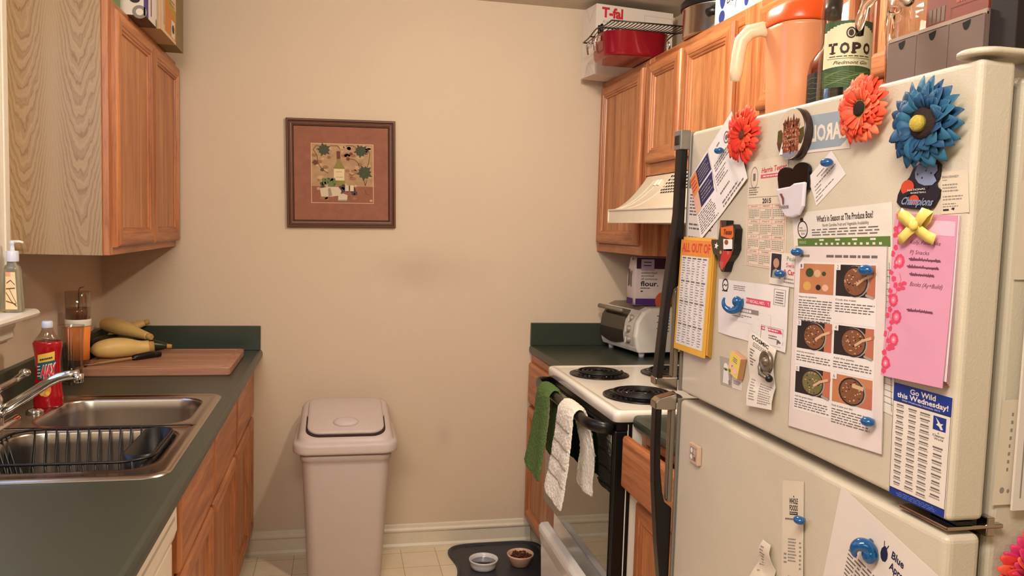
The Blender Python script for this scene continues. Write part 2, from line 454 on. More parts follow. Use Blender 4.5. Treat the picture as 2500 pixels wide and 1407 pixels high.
# window: casing, sash, panes, stool and apron
M_white = mat('window paint', 'efe6d6', rough=0.3)
mb = MB()
for y0, y1, z0, z1 in ((WY1 - .005, WY1 + .118, WZ0, WZ1 + .1), (WY0 - .118, WY0 + .005, WZ0, WZ1 + .1), (WY0, WY1, WZ1, WZ1 + .1)):
    mb.box(XL, XL + .016, y0, y1, z0, z1, M_white)
mb.box(XL + .016, XL + .022, WY1 + .085, WY1 + .118, WZ0, WZ1 + .1, M_white)
mb.box(XL + .016, XL + .020, WY1 + .01, WY1 + .03, WZ0, WZ1 + .06, M_white)
mb.box(XL - .09, XL - .06, WY0, WY1, WZ0, WZ0 + .045, M_white); mb.box(XL - .09, XL - .06, WY0, WY1, WZ1 - .04, WZ1, M_white)
mb.box(XL - .09, XL - .06, WY0, WY0 + .04, WZ0, WZ1, M_white); mb.box(XL - .09, XL - .06, WY1 - .04, WY1, WZ0, WZ1, M_white)
mb.box(XL - .09, XL - .055, WY0, WY1, 1.64, 1.68, M_white)
win = struct(mb.build('window_1', bevel=.002))
mb = MB(); mb.box(XL - .079, XL - .076, WY0 + .03, WY1 - .03, WZ0 + .03, WZ1 - .03, thin_glass('window glass', 'd6dcf0'))
mb.build('pane', win)
mb = MB()
prof = [(XL - .06, WZ0 - .022), (-.862, WZ0 - .022), (-.853, WZ0 - .018), (-.849, WZ0 - .010), (-.853, WZ0 - .002), (-.862, WZ0 + .002), (XL - .06, WZ0 + .002)]
mb.prism([(x, WY0 - .14, z) for x, z in prof], (0, WY1 + .15 - WY0 + .14, 0), M_white)
mb.build('sill', win)
mb = MB()
prof = [(XL, WZ0 - .022), (-.905, WZ0 - .022), (-.907, WZ0 - .045), (-.914, WZ0 - .06), (-.914, WZ0 - .078), (-.921, WZ0 - .085), (XL, WZ0 - .085)]
mb.prism([(x, WY0 - .12, z) for x, z in prof], (0, WY1 + .13 - WY0 + .12, 0), M_white)
mb.build('apron', win)
# baseboard on the end wall, with ogee top and shoe
mb = MB()
prof = [(D, 0), (D - .020, 0), (D - .020, .012), (D - .013, .022), (D - .012, .070), (D - .017, .078), (D - .017, .084), (D - .010, .092), (D - .007, .104), (D - .003, .108), (D, .108)]
mb.prism([(-.40, y, z) for y, z in prof], (1.28, 0, 0), M_trim)
struct(mb.build('baseboard_back'))

# ------------------------------------------------------------------ cabinets
def door_mesh(xf, s, y0, y1, z0, z1, rail=.052, flat=False):
    """frame-and-panel door; back on plane xf, growing towards s (+1 / -1) in x"""
    mb = MB(); R = []
    prof = [(0, 0), (0, .011), (.003, .016), (.008, .0195), (.012, .0205)]
    if not flat: prof += [(rail - .014, .0205), (rail - .013, .0180), (rail - .007, .0182), (rail - .004, .0165), (rail - .003, .0135), (rail + .003, .0125), (rail + .005, .0070)]
    for i, h in prof:
        R.append([(xf + s * h, y0 + i, z0 + i), (xf + s * h, y1 - i, z0 + i), (xf + s * h, y1 - i, z1 - i), (xf + s * h, y0 + i, z1 - i)])
    mb.loft(R, OZ, smooth=False, side_mats=[OY, OZ, OY, OZ], cap0=True, cap1=False)
    mb.quad(R[-1], OY if flat else OPZ)
    return mb

def cabinet(name, label, xw, xf, s, y0, y1, z0, z1, doors, toe=0, frame_w=.035, group=None, open_front=False, by0=None, low=None):
    """xw wall side, xf face-frame plane, s outward direction; doors: list of (kind, y0, y1, z0, z1)"""
    t = thing(name, label, 'cabinet', ((xw + xf) / 2, (y0 + y1) / 2, z0), group)
    mb = MB()
    zb = z0 + toe
    xi = xf - s * .018
    th = .013
    b0 = by0 if by0 is not None else y0
    mb.box(xw, xi, b0, b0 + th, zb, low or z1, OZ); mb.box(xw, xi, y1 - th, y1, zb, z1, OZ)
    mb.box(xw, xi, b0 + th, y1 - th, zb + .018, zb + .030, OY)
    if not toe: mb.box(xw, xi, y0 + th, y1 - th, z1 - .013, z1, OY)
    mb.box(xw, xw + s * .006, b0 + th, y1 - th, zb, z1, OZ)
    if toe: mb.box(xw, xf - s * .07, y0, y1, z0, zb + .002, M_toe)
    mb.build('body', t)
    mb = MB()
    mb.box(xi, xf, y0, y0 + frame_w, zb, z1, OZ); mb.box(xi, xf, y1 - frame_w, y1, zb, z1, OZ)
    mb.box(xi, xf, y0 + frame_w, y1 - frame_w, zb, zb + frame_w, OY); mb.box(xi, xf, y0 + frame_w, y1 - frame_w, z1 - frame_w, z1, OY)
    if open_front is False:
        mb.box(xi + s * .002, xf - s * .002, y0 + frame_w, y1 - frame_w, zb + frame_w, z1 - frame_w, OZ)
    mb.build('face_frame', t, bevel=.0015)
    for k, a, b, c, d in doors:
        door_mesh(xf, s, a, b, c, d, flat=(k == 'drawer')).build(k, t)
    return t

SIDE = cathedral('oak veneer side', 'a5855b', '835f3a', -0.1535, 0.147, 1.1, 118)
# left wall cabinet
ULX, ULY = -0.653, 2.5257
t = cabinet('wall_cabinet', 'oak wall cabinet left of the framed picture, pale veneered side towards the camera', XL + .001, ULX, 1, ULY, D - .004, 1.327, 2.068,
            [('door', 2.558, 3.022, 1.350, 2.042), ('door', 3.030, 3.480, 1.350, 2.042)])
mb = MB(); mb.box(XL + .002, ULX - .019, ULY - .004, ULY, 1.327, 2.068, SIDE); o = mb.build('side_panel', t); o['label'] = 'pale flat-sawn veneer side panel'
# left base run
FL = -.363
cabinet('base_cabinet', 'oak sink base cabinet under the double sink', XL + .001, FL, 1, 1.878, 2.905, 0, CL - .042,
        [('drawer', 1.888, 2.384, .632, .835), ('drawer', 2.404, 2.892, .632, .835), ('door', 1.888, 2.384, .125, .612), ('door', 2.404, 2.892, .125, .612)], toe=.10, low=.70)
cabinet('base_cabinet', 'narrow oak base cabinet in the left far corner, under the cutting board', XL + .001, FL, 1, 2.907, D - .003, 0, CL - .042,
        [('drawer', 2.925, 3.330, .632, .835), ('drawer', 3.345, 3.490, .632, .835), ('door', 2.925, 3.330, .125, .612), ('door', 3.345, 3.490, .125, .612)], toe=.10)
cabinet('base_cabinet', 'oak base cabinet at the near left end, before the dishwasher', XL + .001, FL, 1, .62, 1.255, 0, CL - .042,
        [('drawer', .64, 1.235, .632, .835), ('door', .64, 1.235, .125, .612)], toe=.10)
# right wall cabinets
UR, URL = 1.153, 1.348
cabinet('wall_cabinet', 'oak wall cabinet on the right against the end wall, above the toaster oven', XR - .001, UR, -1, 2.932, D - .004, URL, 2.10,
        [('door', 2.968, 3.462, 1.386, 2.075)])
cabinet('wall_cabinet', 'short two-door oak wall cabinet above the range hood', XR - .001, UR, -1, 2.150, 2.930, 1.655, 2.10,
        [('door', 2.615, 2.905, 1.700, 2.075), ('door', 2.235, 2.585, 1.700, 2.075)], frame_w=.045)
cabinet('wall_cabinet', 'oak wall cabinet behind the bottles on top of the fridge', XR - .001, UR, -1, .70, 2.148, 1.755, 2.10,
        [('door', 1.66, 2.085, 1.79, 2.075), ('door', 1.22, 1.635, 1.79, 2.075), ('door', .76, 1.195, 1.79, 2.075)], frame_w=.045)
# right base run
FR_ = .862
cabinet('base_cabinet', 'oak base cabinet between the stove and the end wall', XR - .001, FR_, -1, 2.905, D - .003, 0, CR - .042,
        [('drawer', 2.93, 3.47, .66, .84), ('door', 2.93, 3.47, .125, .64)], toe=.10)
t = cabinet('base_cabinet', 'oak base cabinet between the stove and the fridge with its drawer pulled open', XR - .001, FR_, -1, 1.60, 2.135, 0, CR - .042,
        [('door', 1.62, 2.12, .125, .665)], toe=.10, open_front=True)
mb = MB()
mb.box(FR_ + .001, FR_ + .017, 1.635, 2.100, .66, .71, OY)
mb.box(FR_ + .001, FR_ + .017, 1.635, 2.100, .135, .66, M_gap); mb.build('lower_rail', t)  # dark sheet behind the door, shade put in as colour
dr = door_mesh(.814, -1, 1.635, 2.118, .712, .860, flat=True); o = dr.build('drawer', t); o['label'] = 'open flat oak drawer front'
mb = MB()
mb.box(.815, 1.25, 1.66, 1.672, .725, .83, OX); mb.box(.815, 1.25, 2.078, 2.090, .725, .83, OX); mb.box(.815, .827, 1.672, 2.078, .725, .83, OY)
mb.box(.83, 1.25, 1.672, 2.078, .727, .735, OX)
mb.build('drawer_box', o)

# ------------------------------------------------------------------ worktops
M_top = mat('green-black laminate', '343a2f', rough=0.36, spec=0.6, noise=0.18, nscale=700, bump=0.03, bscale=900)
def edge_prof(xe, s, z):
    return [(xe - s * .05, z), (xe - s * .012, z), (xe - s * .004, z - .003), (xe, z - .010), (xe + s * .001, z - .020), (xe, z - .030), (xe - s * .006, z - .038), (xe - s * .05, z - .038)]
SX0, SX1, SY0, SY1 = -.874, -.372, 1.772, 2.572        # sink cut-out
mb = MB()
t = thing('countertop', 'long dark green laminate countertop on the left with the sink cut into it', 'countertop', (-.62, 2.0, CL - .038))
mb.box(XL + .001, -.361, .60, SY0, CL - .038, CL, M_top); mb.box(XL + .001, -.361, SY1, D - .001, CL - .038, CL, M_top)
mb.box(XL + .001, SX0, SY0, SY1, CL - .038, CL, M_top); mb.box(SX1, -.361, SY0, SY1, CL - .038, CL, M_top)
mb.prism([(x, .60, z) for x, z in edge_prof(-.311, 1, CL)], (0, D - .001 - .60, 0), M_top, smooth=False)
mb.build('worktop', t)
mb = MB(); mb.box(XL + .021, -.318, D - .020, D - .001, CL, CL + .102, M_top); mb.box(XL + .001, XL + .020, .60, D - .001, CL, CL + .100, M_top)
mb.build('backsplash', t, bevel=.002)
for y0, y1, lab in ((2.905, D - .001, 'dark green laminate countertop with the toaster oven on it, right far corner'), (1.57, 2.137, 'short dark green laminate countertop between stove and fridge')):
    t = thing('countertop', lab, 'countertop', (1.15, (y0 + y1) / 2, CR - .038))
    mb = MB(); mb.box(.901 if y0 > 2.5 else .885, XR - .001, y0, y1, CR - .038, CR, M_top)
    mb.prism([(x, y0, z) for x, z in edge_prof(.851 if y0 > 2.5 else .835, -1, CR)], (0, y1 - y0, 0), M_top)
    mb.build('worktop', t)
    mb = MB(); mb.box(XR - .020, XR - .001, y0, y1, CR, CR + .10, M_top)
    if y0 > 2.5: mb.box(.853, XR - .021, D - .020, D - .001, CR, CR + .102, M_top)
    mb.build('backsplash', t, bevel=.002)

# ------------------------------------------------------------------ sink
M_ss = mat('brushed steel', 'b4aaa0', rough=0.24, metal=1.0, noise=0.05, nscale=4, bump=0.05, bscale=500)
M_ssb = mat('steel bowl', 'a8a098', rough=0.30, metal=1.0, noise=0.08, nscale=3, bump=0.04, bscale=700)
M_chrome = mat('chrome', 'dcdcdc', rough=0.06, metal=1.0, noise=0)
t = thing('kitchen_sink', 'double-bowl stainless steel sink set in the left countertop', 'sink', (-.62, 2.17, CL))
mb = MB(); n = 7
for y0, y1, by0, by1, cut in ((1.748, 2.190, 1.815, 2.158, 0), (2.190, 2.592, 2.212, 2.530, 1)):
    def ring(ins, h, r, x0=-.900, x1=-.346):
        return [(x, y, CL + h) for x, y in rr(x0 + ins, x1 - ins, y0 + (ins if not cut else 0), y1 - (ins if cut else 0), max(r, .001), n)]
    def fix(R, rtop, rbot):
        return R
    outer = []
    # square the inner corners that meet on the divider by using a tiny radius there
    def rr2(x0, x1, a, b, rn, rf):
        out = []
        for cx, cy, a0, r in ((x1 - rf, b - rf, 0, rf), (x0 + rf, b - rf, 90, rf), (x0 + rn, a + rn, 180, rn), (x1 - rn, a + rn, 270, rn)):
            for i in range(n + 1):
                q = math.radians(a0 + 90 * i / n); out.append((cx + r * math.cos(q), cy + r * math.sin(q)))
        return out
    e = .0004
    rn, rf = (.055, e) if not cut else (e, .045)
    def R(ins, h):
        return [(x, y, CL + h) for x, y in rr2(-.900 + ins, -.346 - ins, y0 + (ins if not cut else 0), y1 - (ins if cut else 0), max(e, rn - ins if rn > e else e), max(e, rf - ins if rf > e else e))]
    rings = [R(0, 0.0005), R(.003, .0045), R(.010, .006), R(.020, .0055), R(.024, .004)]
    bx0, bx1 = -.770, -.392
    def B(ins, h, r): return [(x, y, CL + h) for x, y in rr(bx0 + ins, bx1 - ins, by0 + ins, by1 - ins, r, n)]
    rings += [B(-.012, .004, .085), B(-.006, .0045, .08), B(-.002, .003, .075), B(.001, -.003, .07), B(.004, -.03, .07), B(.010, -.12, .07), B(.020, -.155, .065), B(.045, -.172, .055), B(.10, -.178, .04)]
    b0 = len(mb.f)
    mb.loft(rings, M_ss, True, False, True)
sk = mb.build('basin', t)
mb = MB()
for yc in (1.985, 2.37): mb.lathe([(.045, -.1775), (.045, -.175), (.036, -.174), (.030, -.179)], (-.58, yc, CL), M_chrome, 24)
mb.build('drain', t)
# faucet
t = thing('faucet', 'chrome kitchen faucet with a long rising spout and lever', 'faucet', (-.842, 2.19, CL + .005))
mb = MB(); mb.loft([[(x, y, CL + .004 + h) for x, y in rr(-.872 + i, -.812 - i, 2.06 + i, 2.32 - i, .028 - i, 5)] for h, i in ((0, 0), (.006, 0), (.012, .005), (.014, .012))], M_chrome)
mb.build('base_plate', t)
mb = MB(); mb.lathe([(.027, .012), (.027, .045), (.024, .052), (.026, .058), (.026, .082), (.020, .094), (.008, .099)], (-.842, 2.19, CL), M_chrome, 28)
mb.build('body', t)
mb = MB()
mb.tube([(-.828, 2.192, CL + .045), (-.80, 2.195, CL + .062), (-.760, 2.197, CL + .089), (-.712, 2.200, CL + .122), (-.690, 2.201, CL + .133), (-.665, 2.202, CL + .139), (-.645, 2.203, CL + .140)], [.015, .0135, .0125, .012, .012, .012, .012], M_chrome, 12)
mb.lathe([(.0125, 0), (.0125, -.022), (.0105, -.024)], (-.646, 2.203, CL + .143), M_chrome, 16)
mb.build('spout', t)
mb = MB()
mb.tube([(-.842, 2.19, CL + .094), (-.832, 2.215, CL + .102), (-.815, 2.255, CL + .113), (-.803, 2.285, CL + .124)], [.012, .009, .008, .009], M_chrome, 12)
mb.ell((-.800, 2.292, CL + .129), (.014, .013, .011), M_chrome)
mb.build('lever', t)
mb = MB(); mb.lathe([(.022, 0), (.022, .006), (.018, .010), (.004, .012)], (-.805, 2.372, CL + .004), M_chrome, 24)
tag(mb.build('sink_hole_cover'), 'small round chrome cap on the sink deck before the red soap', 'sink cap')

# dish rack in the near bowl
M_blk = mat('black coated wire', '0d0b0b', rough=0.35)
t = thing('dish_rack', 'black wire dish rack hanging in the near sink bowl', 'dish rack', (-.60, 1.99, CL - .12))
rx0, rx1, ry0, ry1, rz = -.775, -.398, 1.842, 2.152, CL + .012
mb = MB()
mb.tube([(x, y, rz) for x, y in rr(rx0, rx1, ry0, ry1, .07, 6)], .0032, M_blk, 6, closed=True)
mb.tube([(x, y, rz - .11) for x, y in rr(rx0 + .03, rx1 - .03, ry0 + .03, ry1 - .03, .05, 6)], .0028, M_blk, 6, closed=True)
mb.build('rim', t)
mb = MB()
for i in range(13):
    x = rx0 + .045 + i * .0245
    if x > rx1 - .03: break
    mb.tube([(x, ry0 + .002, rz), (x, ry0 + .022, rz - .105), (x, ry0 + .04, rz - .115), (x, ry1 - .04, rz - .115), (x, ry1 - .022, rz - .105), (x, ry1 - .002, rz)], .0023, M_blk, 5)
for i in range(9):
    y = ry0 + .06 + i * .027
    mb.tube([(rx0 + .002, y, rz), (rx0 + .026, y, rz - .105), (rx0 + .045, y, rz - .113)], .0023, M_blk, 5)
mb.build('wire_basket', t)
mb = MB(); cup = lambda i, h: [(x, y, rz + h) for x, y in rr(-.468 + i, -.402 - i, 1.875 + i, 2.135 - i, .03, 5)]
mb.loft([cup(.006, -.10), cup(0, .004), cup(.004, .004), cup(.010, -.095)], mat('black plastic', '0b0a0c', rough=0.4), True, True, True)
mb.build('utensil_cup', t)

# dishwasher
M_dw = mat('dishwasher white', 'efe4d2', rough=0.35)
t = thing('dishwasher', 'white dishwasher under the left countertop, before the sink cabinet', 'dishwasher', (-.62, 1.565, 0))
mb = MB(); mb.box(XL + .01, -.372, 1.262, 1.872, .09, .700, M_dw); mb.box(-.386, -.372, 1.262, 1.872, .700, .852, M_dw); mb.box(XL + .01, -.42, 1.262, 1.872, 0, .09, M_toe); mb.build('body', t)
mb = MB(); mb.box(-.372, -.358, 1.266, 1.868, .11, .715, M_dw); mb.build('door', t, bevel=.006)
mb = MB(); mb.prism([(-.372, 1.266, .722), (-.354, 1.266, .722), (-.3475, 1.266, .745), (-.3485, 1.266, .81), (-.354, 1.266, .850), (-.372, 1.266, .850)], (0, .602, 0), M_dw)
cp = mb.build('control_panel', t, bevel=.004)
mb = MB(); mb.box(-.3500, -.3475, 1.34, 1.84, .775, .783, mat('panel seam', 'b8ab98', rough=.5)); mb.build('handle_lip', cp)
# ------------------------------------------------------------------ stove
M_en = mat('white enamel', 'efe6d8', rough=0.16, coat=0.3, noise=0.02)
M_bk = mat('black enamel', '080708', rough=0.18, noise=0)
M_bkm = mat('black plastic trim', '0e0c0c', rough=0.38)
M_oven = mat('oven glass', '060505', rough=0.03, noise=0, spec=0.9, coat=1.0)
M_coil = mat('coil element', '1b1818', rough=0.42, metal=0.4)
M_pan = mat('drip pan black', '171414', rough=0.25, metal=0.3)
RY0, RY1 = 2.142, 2.900
t = thing('stove', 'white electric coil stove with black oven door', 'stove', (1.12, 2.52, 0))
mb = MB(); mb.box(.822, 1.46, RY0 + .003, RY1 - .003, .02, .885, M_en)
mb.build('body', t, bevel=.003)
mb = MB(); mb.box(.824, .834, RY0 - .0005, RY0 + .0045, .385, .90, M_bkm); mb.build('side_trim', t)
def cook(h, i, r=.02): return [(x, y, h) for x, y in rr(.779 + i, 1.462, RY0 - .002 + i, RY1 + .002 - i, r, 4)]
mb = MB(); mb.loft([cook(.893, .006), cook(.893, 0), cook(.917, 0), cook(.924, .003), cook(.926, .009), cook(.925, .018), cook(.922, .028)], M_en)
mb.build('cooktop', t)
mb = MB(); mb.box(1.40, 1.465, RY0, RY1, .925, 1.10, M_en); mb.build('backguard', t, bevel=.01)
for bx, by, r in ((.925, 2.722, .092), (.945, 2.352, .110), (1.215, 2.722, .108), (1.215, 2.352, .090)):
    mb = MB()
    mb.lathe([(r + .016, 0), (r + .015, .0035), (r + .008, .0045), (r, .001), (r - .01, -.001), (.012, -.001)], (bx, by, .9225), M_pan, 40, cap1=True)
    bo = mb.build('burner', t)
    mb = MB(); pts = []
    turns = 5 if r > .1 else 4; N_ = turns * 28
    for i in range(N_ + 1):
        a = 2 * PI * turns * i / N_; q = .022 + (r - .030) * i / N_
        pts.append((bx + q * math.cos(a), by + q * math.sin(a), .9345))
    mb.tube(pts, .0042, M_coil, 6, flat=1.0)
    for a in (0.5, 2.6, 4.7): mb.tube([(bx, by, .929), (bx + (r - .006) * math.cos(a), by + (r - .006) * math.sin(a), .929)], .0022, M_chrome, 5)
    mb.build('coil', bo)
# oven door
mb = MB(); mb.box(.783, .821, RY0 + .002, RY1 - .002, .402, .866, M_bkm); dr = mb.build('oven_door', t, bevel=.004)
mb = MB(); mb.box(.7795, .7828, RY0 + .018, RY1 - .003, .410, .862, M_oven); mb.build('door_glass', dr)
mb = MB(); mb.box(.787, .821, RY0 + .002, RY1 - .002, .868, .892, M_bkm); mb.build('front_vent', t)
M_hdl = mat('oven handle black', '141112', rough=0.32)
mb = MB()
hp = [(.783, RY1 - .02, .868), (.752, RY1 - .03, .872), (.730, RY1 - .055, .874), (.722, RY1 - .10, .874), (.722, RY0 + .10, .874), (.730, RY0 + .055, .874), (.752, RY0 + .03, .872), (.783, RY0 + .02, .868)]
mb.tube(hp, [.012, .012, .012, .0115, .0115, .012, .012, .012], M_hdl, 12, flat=1.5)
mb.build('oven_handle', dr)
# storage drawer, slid out
mb = MB(); M_drw = mat('drawer enamel', 'd9d3cc', rough=0.22, coat=.3)
mb.prism([(.758, RY0, .10), (.738, RY0, .104), (.732, RY0, .30), (.722, RY0, .352), (.722, RY0, .368), (.730, RY0, .378), (.758, RY0, .381)], (0, 2.742 - RY0, 0), M_drw)
d2 = mb.build('storage_drawer', t, bevel=.004)
d2['label'] = 'white storage drawer front slid open'
mb = MB(); mb.box(.760, 1.30, RY0 + .03, 2.72, .11, .118, M_drw); mb.box(.760, 1.30, RY0 + .03, RY0 + .036, .118, .22, M_drw); mb.box(.760, 1.30, 2.714, 2.72, .118, .22, M_drw)
mb.build('drawer_tray', d2)

# ------------------------------------------------------------------ range hood
M_hood = mat('hood almond', 'dccfb8', rough=0.3, coat=.2)
HY0, HY1 = 2.150, 2.914
t = thing('range_hood', 'almond range hood under the short oak cabinets', 'range hood', (1.2, 2.53, 1.47))
mb = MB()
ztop = 1.652
top = []
for i in range(13):
    a = i / 12; top.append((1.004 + .150 * (1 - (1 - a) ** 1.0) , 1.520 + (ztop - 1.520) * a ** 1.75))
poly = [(XR - .002, 1.472), (1.006, 1.472), (1.004, 1.520)] + top[1:] + [(XR - .002, ztop)]
n0 = len(poly)
mb.prism([(x, HY0, z) for x, z in poly], (0, HY1 - HY0, 0), M_hood, smooth=False)
mb.build('shell', t)
mb = MB()
mb.box(.999, 1.0035, HY0, HY1, 1.4705, 1.4765, M_hood); mb.box(.999, 1.0035, HY0, HY1, 1.5165, 1.5225, M_hood)
mb.box(.999, 1.0035, HY0, HY0 + .006, 1.4765, 1.5165, M_hood); mb.box(.999, 1.0035, HY1 - .006, HY1, 1.4765, 1.5165, M_hood)
mb.box(1.0025, 1.0055, HY0, HY1, 1.4765, 1.5165, M_hood)
mb.build('front_lip', t, bevel=.0012)
def hood_pt(a, y, off=.0015):
    x = 1.004 + .150 * a; z = 1.520 + (ztop - 1.520) * a ** 1.75
    return Vector((x - off * .8, y, z + off * .6))
mb = MB(); M_slot = mat('vent slot', '120d0a', rough=.8)
for c in range(11):
    for r_ in range(6):
        y = 2.665 - c * .021; a = .62 + r_ * .062
        if c == 0 and r_ < 1: continue
        mb.quad([hood_pt(a, y), hood_pt(a, y - .013), hood_pt(a + .030, y - .013), hood_pt(a + .030, y)], M_slot)
mb.build('vent_slots', t)
mb = MB()
for k in range(2):
    y = 2.772 - k * .030
    mb.xf = Matrix.Identity(4)
    p = [hood_pt(.80, y, .0005), hood_pt(.80, y - .018, .0005), hood_pt(.90, y - .018, .0005), hood_pt(.90, y, .0005)]
    mb.prism([tuple(q) for q in p], (-.006, 0, .003), mat('hood switch', 'f2e8d8', rough=.3))
mb.build('switches', t, bevel=.001)
mb = MB()
for k, (ya, yb) in enumerate(((2.80, 2.90), (2.74, 2.875), (2.62, 2.80))):
    mb.tube([hood_pt(a, yb - (yb - ya) * a ** .8, .0005) for a in [j / 12 for j in range(12)]], .0018, M_hood, 5)
mb.build('pressed_ribs', t)

# ------------------------------------------------------------------ toaster oven (turned slightly) with a flour bag on top
M_to = mat('toaster white plastic', 'e4dccf', rough=0.35)
M_tt = mat('toaster top', '8e8272', rough=0.35, metal=.3)
M_tg = mat('toaster glass', '3a3128', rough=0.08, noise=.1, spec=.8)
t = thing('toaster_oven', 'small white toaster oven in the right far corner', 'toaster oven', (1.205, 3.105, CR), rz=math.radians(8))
W, Dp, H = .335, .235, .218          # local: front faces -x, y runs back along the front from the near corner
mb = MB()
def tsec(y, i=0): return [(x, y, z) for x, z in ((.02 + i, .022), (.012 + i, .04 + i), (.002 + i, .09), (.010 + i, .15), (.038 + i, .195 - i), (.07, .210 - i), (Dp, .210 - i), (Dp, .022))]
mb.loft([tsec(.0, .006), tsec(.008), tsec(W - .008), tsec(W, .006)], M_to, smooth=False)
mb.build('body', t, local=True, bevel=.004)
mb = MB(); mb.loft([[(.040, y, .198), (.072, y, .2125), (Dp - .002, y, .2135), (Dp - .002, y, .209), (.07, y, .208)] for y in (.05, W - .004)], M_tt, smooth=False); mb.build('top_panel', t, local=True)
def tf(z):
    P_ = ((.04, .012), (.09, .002), (.15, .010), (.195, .038), (.21, .07))
    for (a, b), (c, d) in zip(P_, P_[1:]):
        if z <= c: return b + (d - b) * (z - a) / (c - a)
    return .05
mb = MB()
yy0, yy1 = .105, W - .012
def door_p(u, v):
    z = .058 + .135 * v; 
    return (tf(z) - .004, yy0 + (yy1 - yy0) * u, z - .016 * math.sin(PI * u) * (1 - v) ** 2)
mb.grid(door_p, 12, 10, M_tg); mb.build('glass_door', t, local=True)
mb = MB(); mb.tube([(.008, yy0 + .02, .187), (-.004, yy0 + .02, .190), (-.004, yy1 + .012, .190), (.008, yy1 + .012, .187)], .007, M_tt, 8, flat=1.4); mb.build('door_handle', t, local=True)
mb = MB(); mb.grid(lambda u, v: (tf(.052 + .145 * v) - .003, .022 + .075 * u, .052 + .145 * v), 4, 10, mat('toaster control face', 'c8beb0', rough=.4)); mb.build('control_face', t, local=True)
for z in (.073, .117, .163):
    mb = MB(); R = Matrix.Rotation(-PI / 2, 4, 'Y'); mb.xf = Matrix.Translation((tf(z) - .002, .062, z)) @ R
    mb.lathe([(.0165, 0), (.0165, .003), (.013, .005), (.012, .013), (.009, .014)], (0, 0, 0), mat('toaster knob', '9c9282', rough=.4, metal=.2), 20); mb.box(-.012, .012, -.0025, .0025, .013, .017, M_to)
    mb.build('knob', t, local=True)
mb = MB()
for k in range(6): mb.box(.10 + .012 * (k % 2), .16, -.0008, .0005, .176 - k * .013, .179 - k * .013, M_slot); mb.box(.19, .222, -.0008, .0005, .176 - k * .013, .179 - k * .013, M_slot)
mb.build('side_vents', t, local=True)
for x in (.05, .205):
    for y in (.03, W - .03):
        mb = MB(); mb.lathe([(.011, .0), (.014, .022)], (x, y, 0), M_to, 14); mb.build('foot', t, local=True)

t = thing('flour_bag', 'purple and white paper flour bag standing on the toaster oven', 'flour bag', (1.30, 3.24, CR + .2145))
M_fw = mat('flour paper', 'dcccc4', rough=0.7); M_fp = mat('flour purple', '4d1f72', rough=0.6); M_fo = mat('flour orange', 'c8552a', rough=.6); M_ink = mat('black ink', '2a2020', rough=.6, noise=0)
M_fpd = mat('flour plum', '3d1430', rough=.6)
fx0, fx1, fy0, fy1, fz0, fz1 = 1.226, 1.392, 3.19, 3.275, CR + .2145, 1.335
mb = MB()
def bag(z, i, b=0): return [(x, y, z) for x, y in rr(fx0 + i - b, fx1 - i + b, fy0 + i - b, fy1 - i + b, .012, 3)]
mb.loft([bag(fz0, .008), bag(fz0 + .010, .001), bag(fz0 + .05, 0, .004), bag(fz0 + .12, 0, .004), bag(fz1 - .03, .002), bag(fz1 - .006, .004), bag(fz1, .010)], M_fw)
b_ = mb.build('bag', t)
mb = MB(); s = vec_sheet(mb, (fx0 + .004, fy0 - .0048, fz1 - .004), (fx1 - fx0 - .008, 0, 0), (0, 0, fz0 - fz1 + .008), (0, -1, 0))
s.rect(0, 0, 1, .23, M_fpd); s.rect(.13, .03, .5, .26, mat('flour lilac', 'b9a3bb', rough=.6), 2); s.rect(.2, .08, .42, .10, M_ink, 3); s.rect(.2, .15, .42, .17, M_ink, 3)
rnd = random.Random(3)
s.text('unbleached', .14, .29, .58, .335, M_ink); s.text('enriched', .14, .355, .5, .40, M_ink); s.text('all purpose', .14, .42, .6, .465, M_ink)
s.text('flour.', .13, .49, .64, .60, M_ink, bold=.02); s.lines(.13, .625, .42, .665, 1, M_ink, rnd); s.rect(.14, .70, .20, .725, M_ink)
s.rect(0, .87, 1, 1, M_fp); s.disc(.80, .92, .24, .20, M_fo, 3, a0=0)
mb.build('front_print', b_)
mb = MB(); s = vec_sheet(mb, (fx0 - .0048, fy1 - .01, fz1 - .004), (0, fy0 - fy1 + .018, 0), (0, 0, fz0 - fz1 + .008), (-1, 0, 0))
s.rect(0, .87, 1, 1, M_fp); s.rect(.15, .25, .3, .62, M_ink); s.rect(.42, .30, .52, .60, M_ink); s.rect(.64, .28, .74, .63, M_ink); s.rect(.75, 0, 1, .05, M_fpd)
mb.build('side_print', b_)

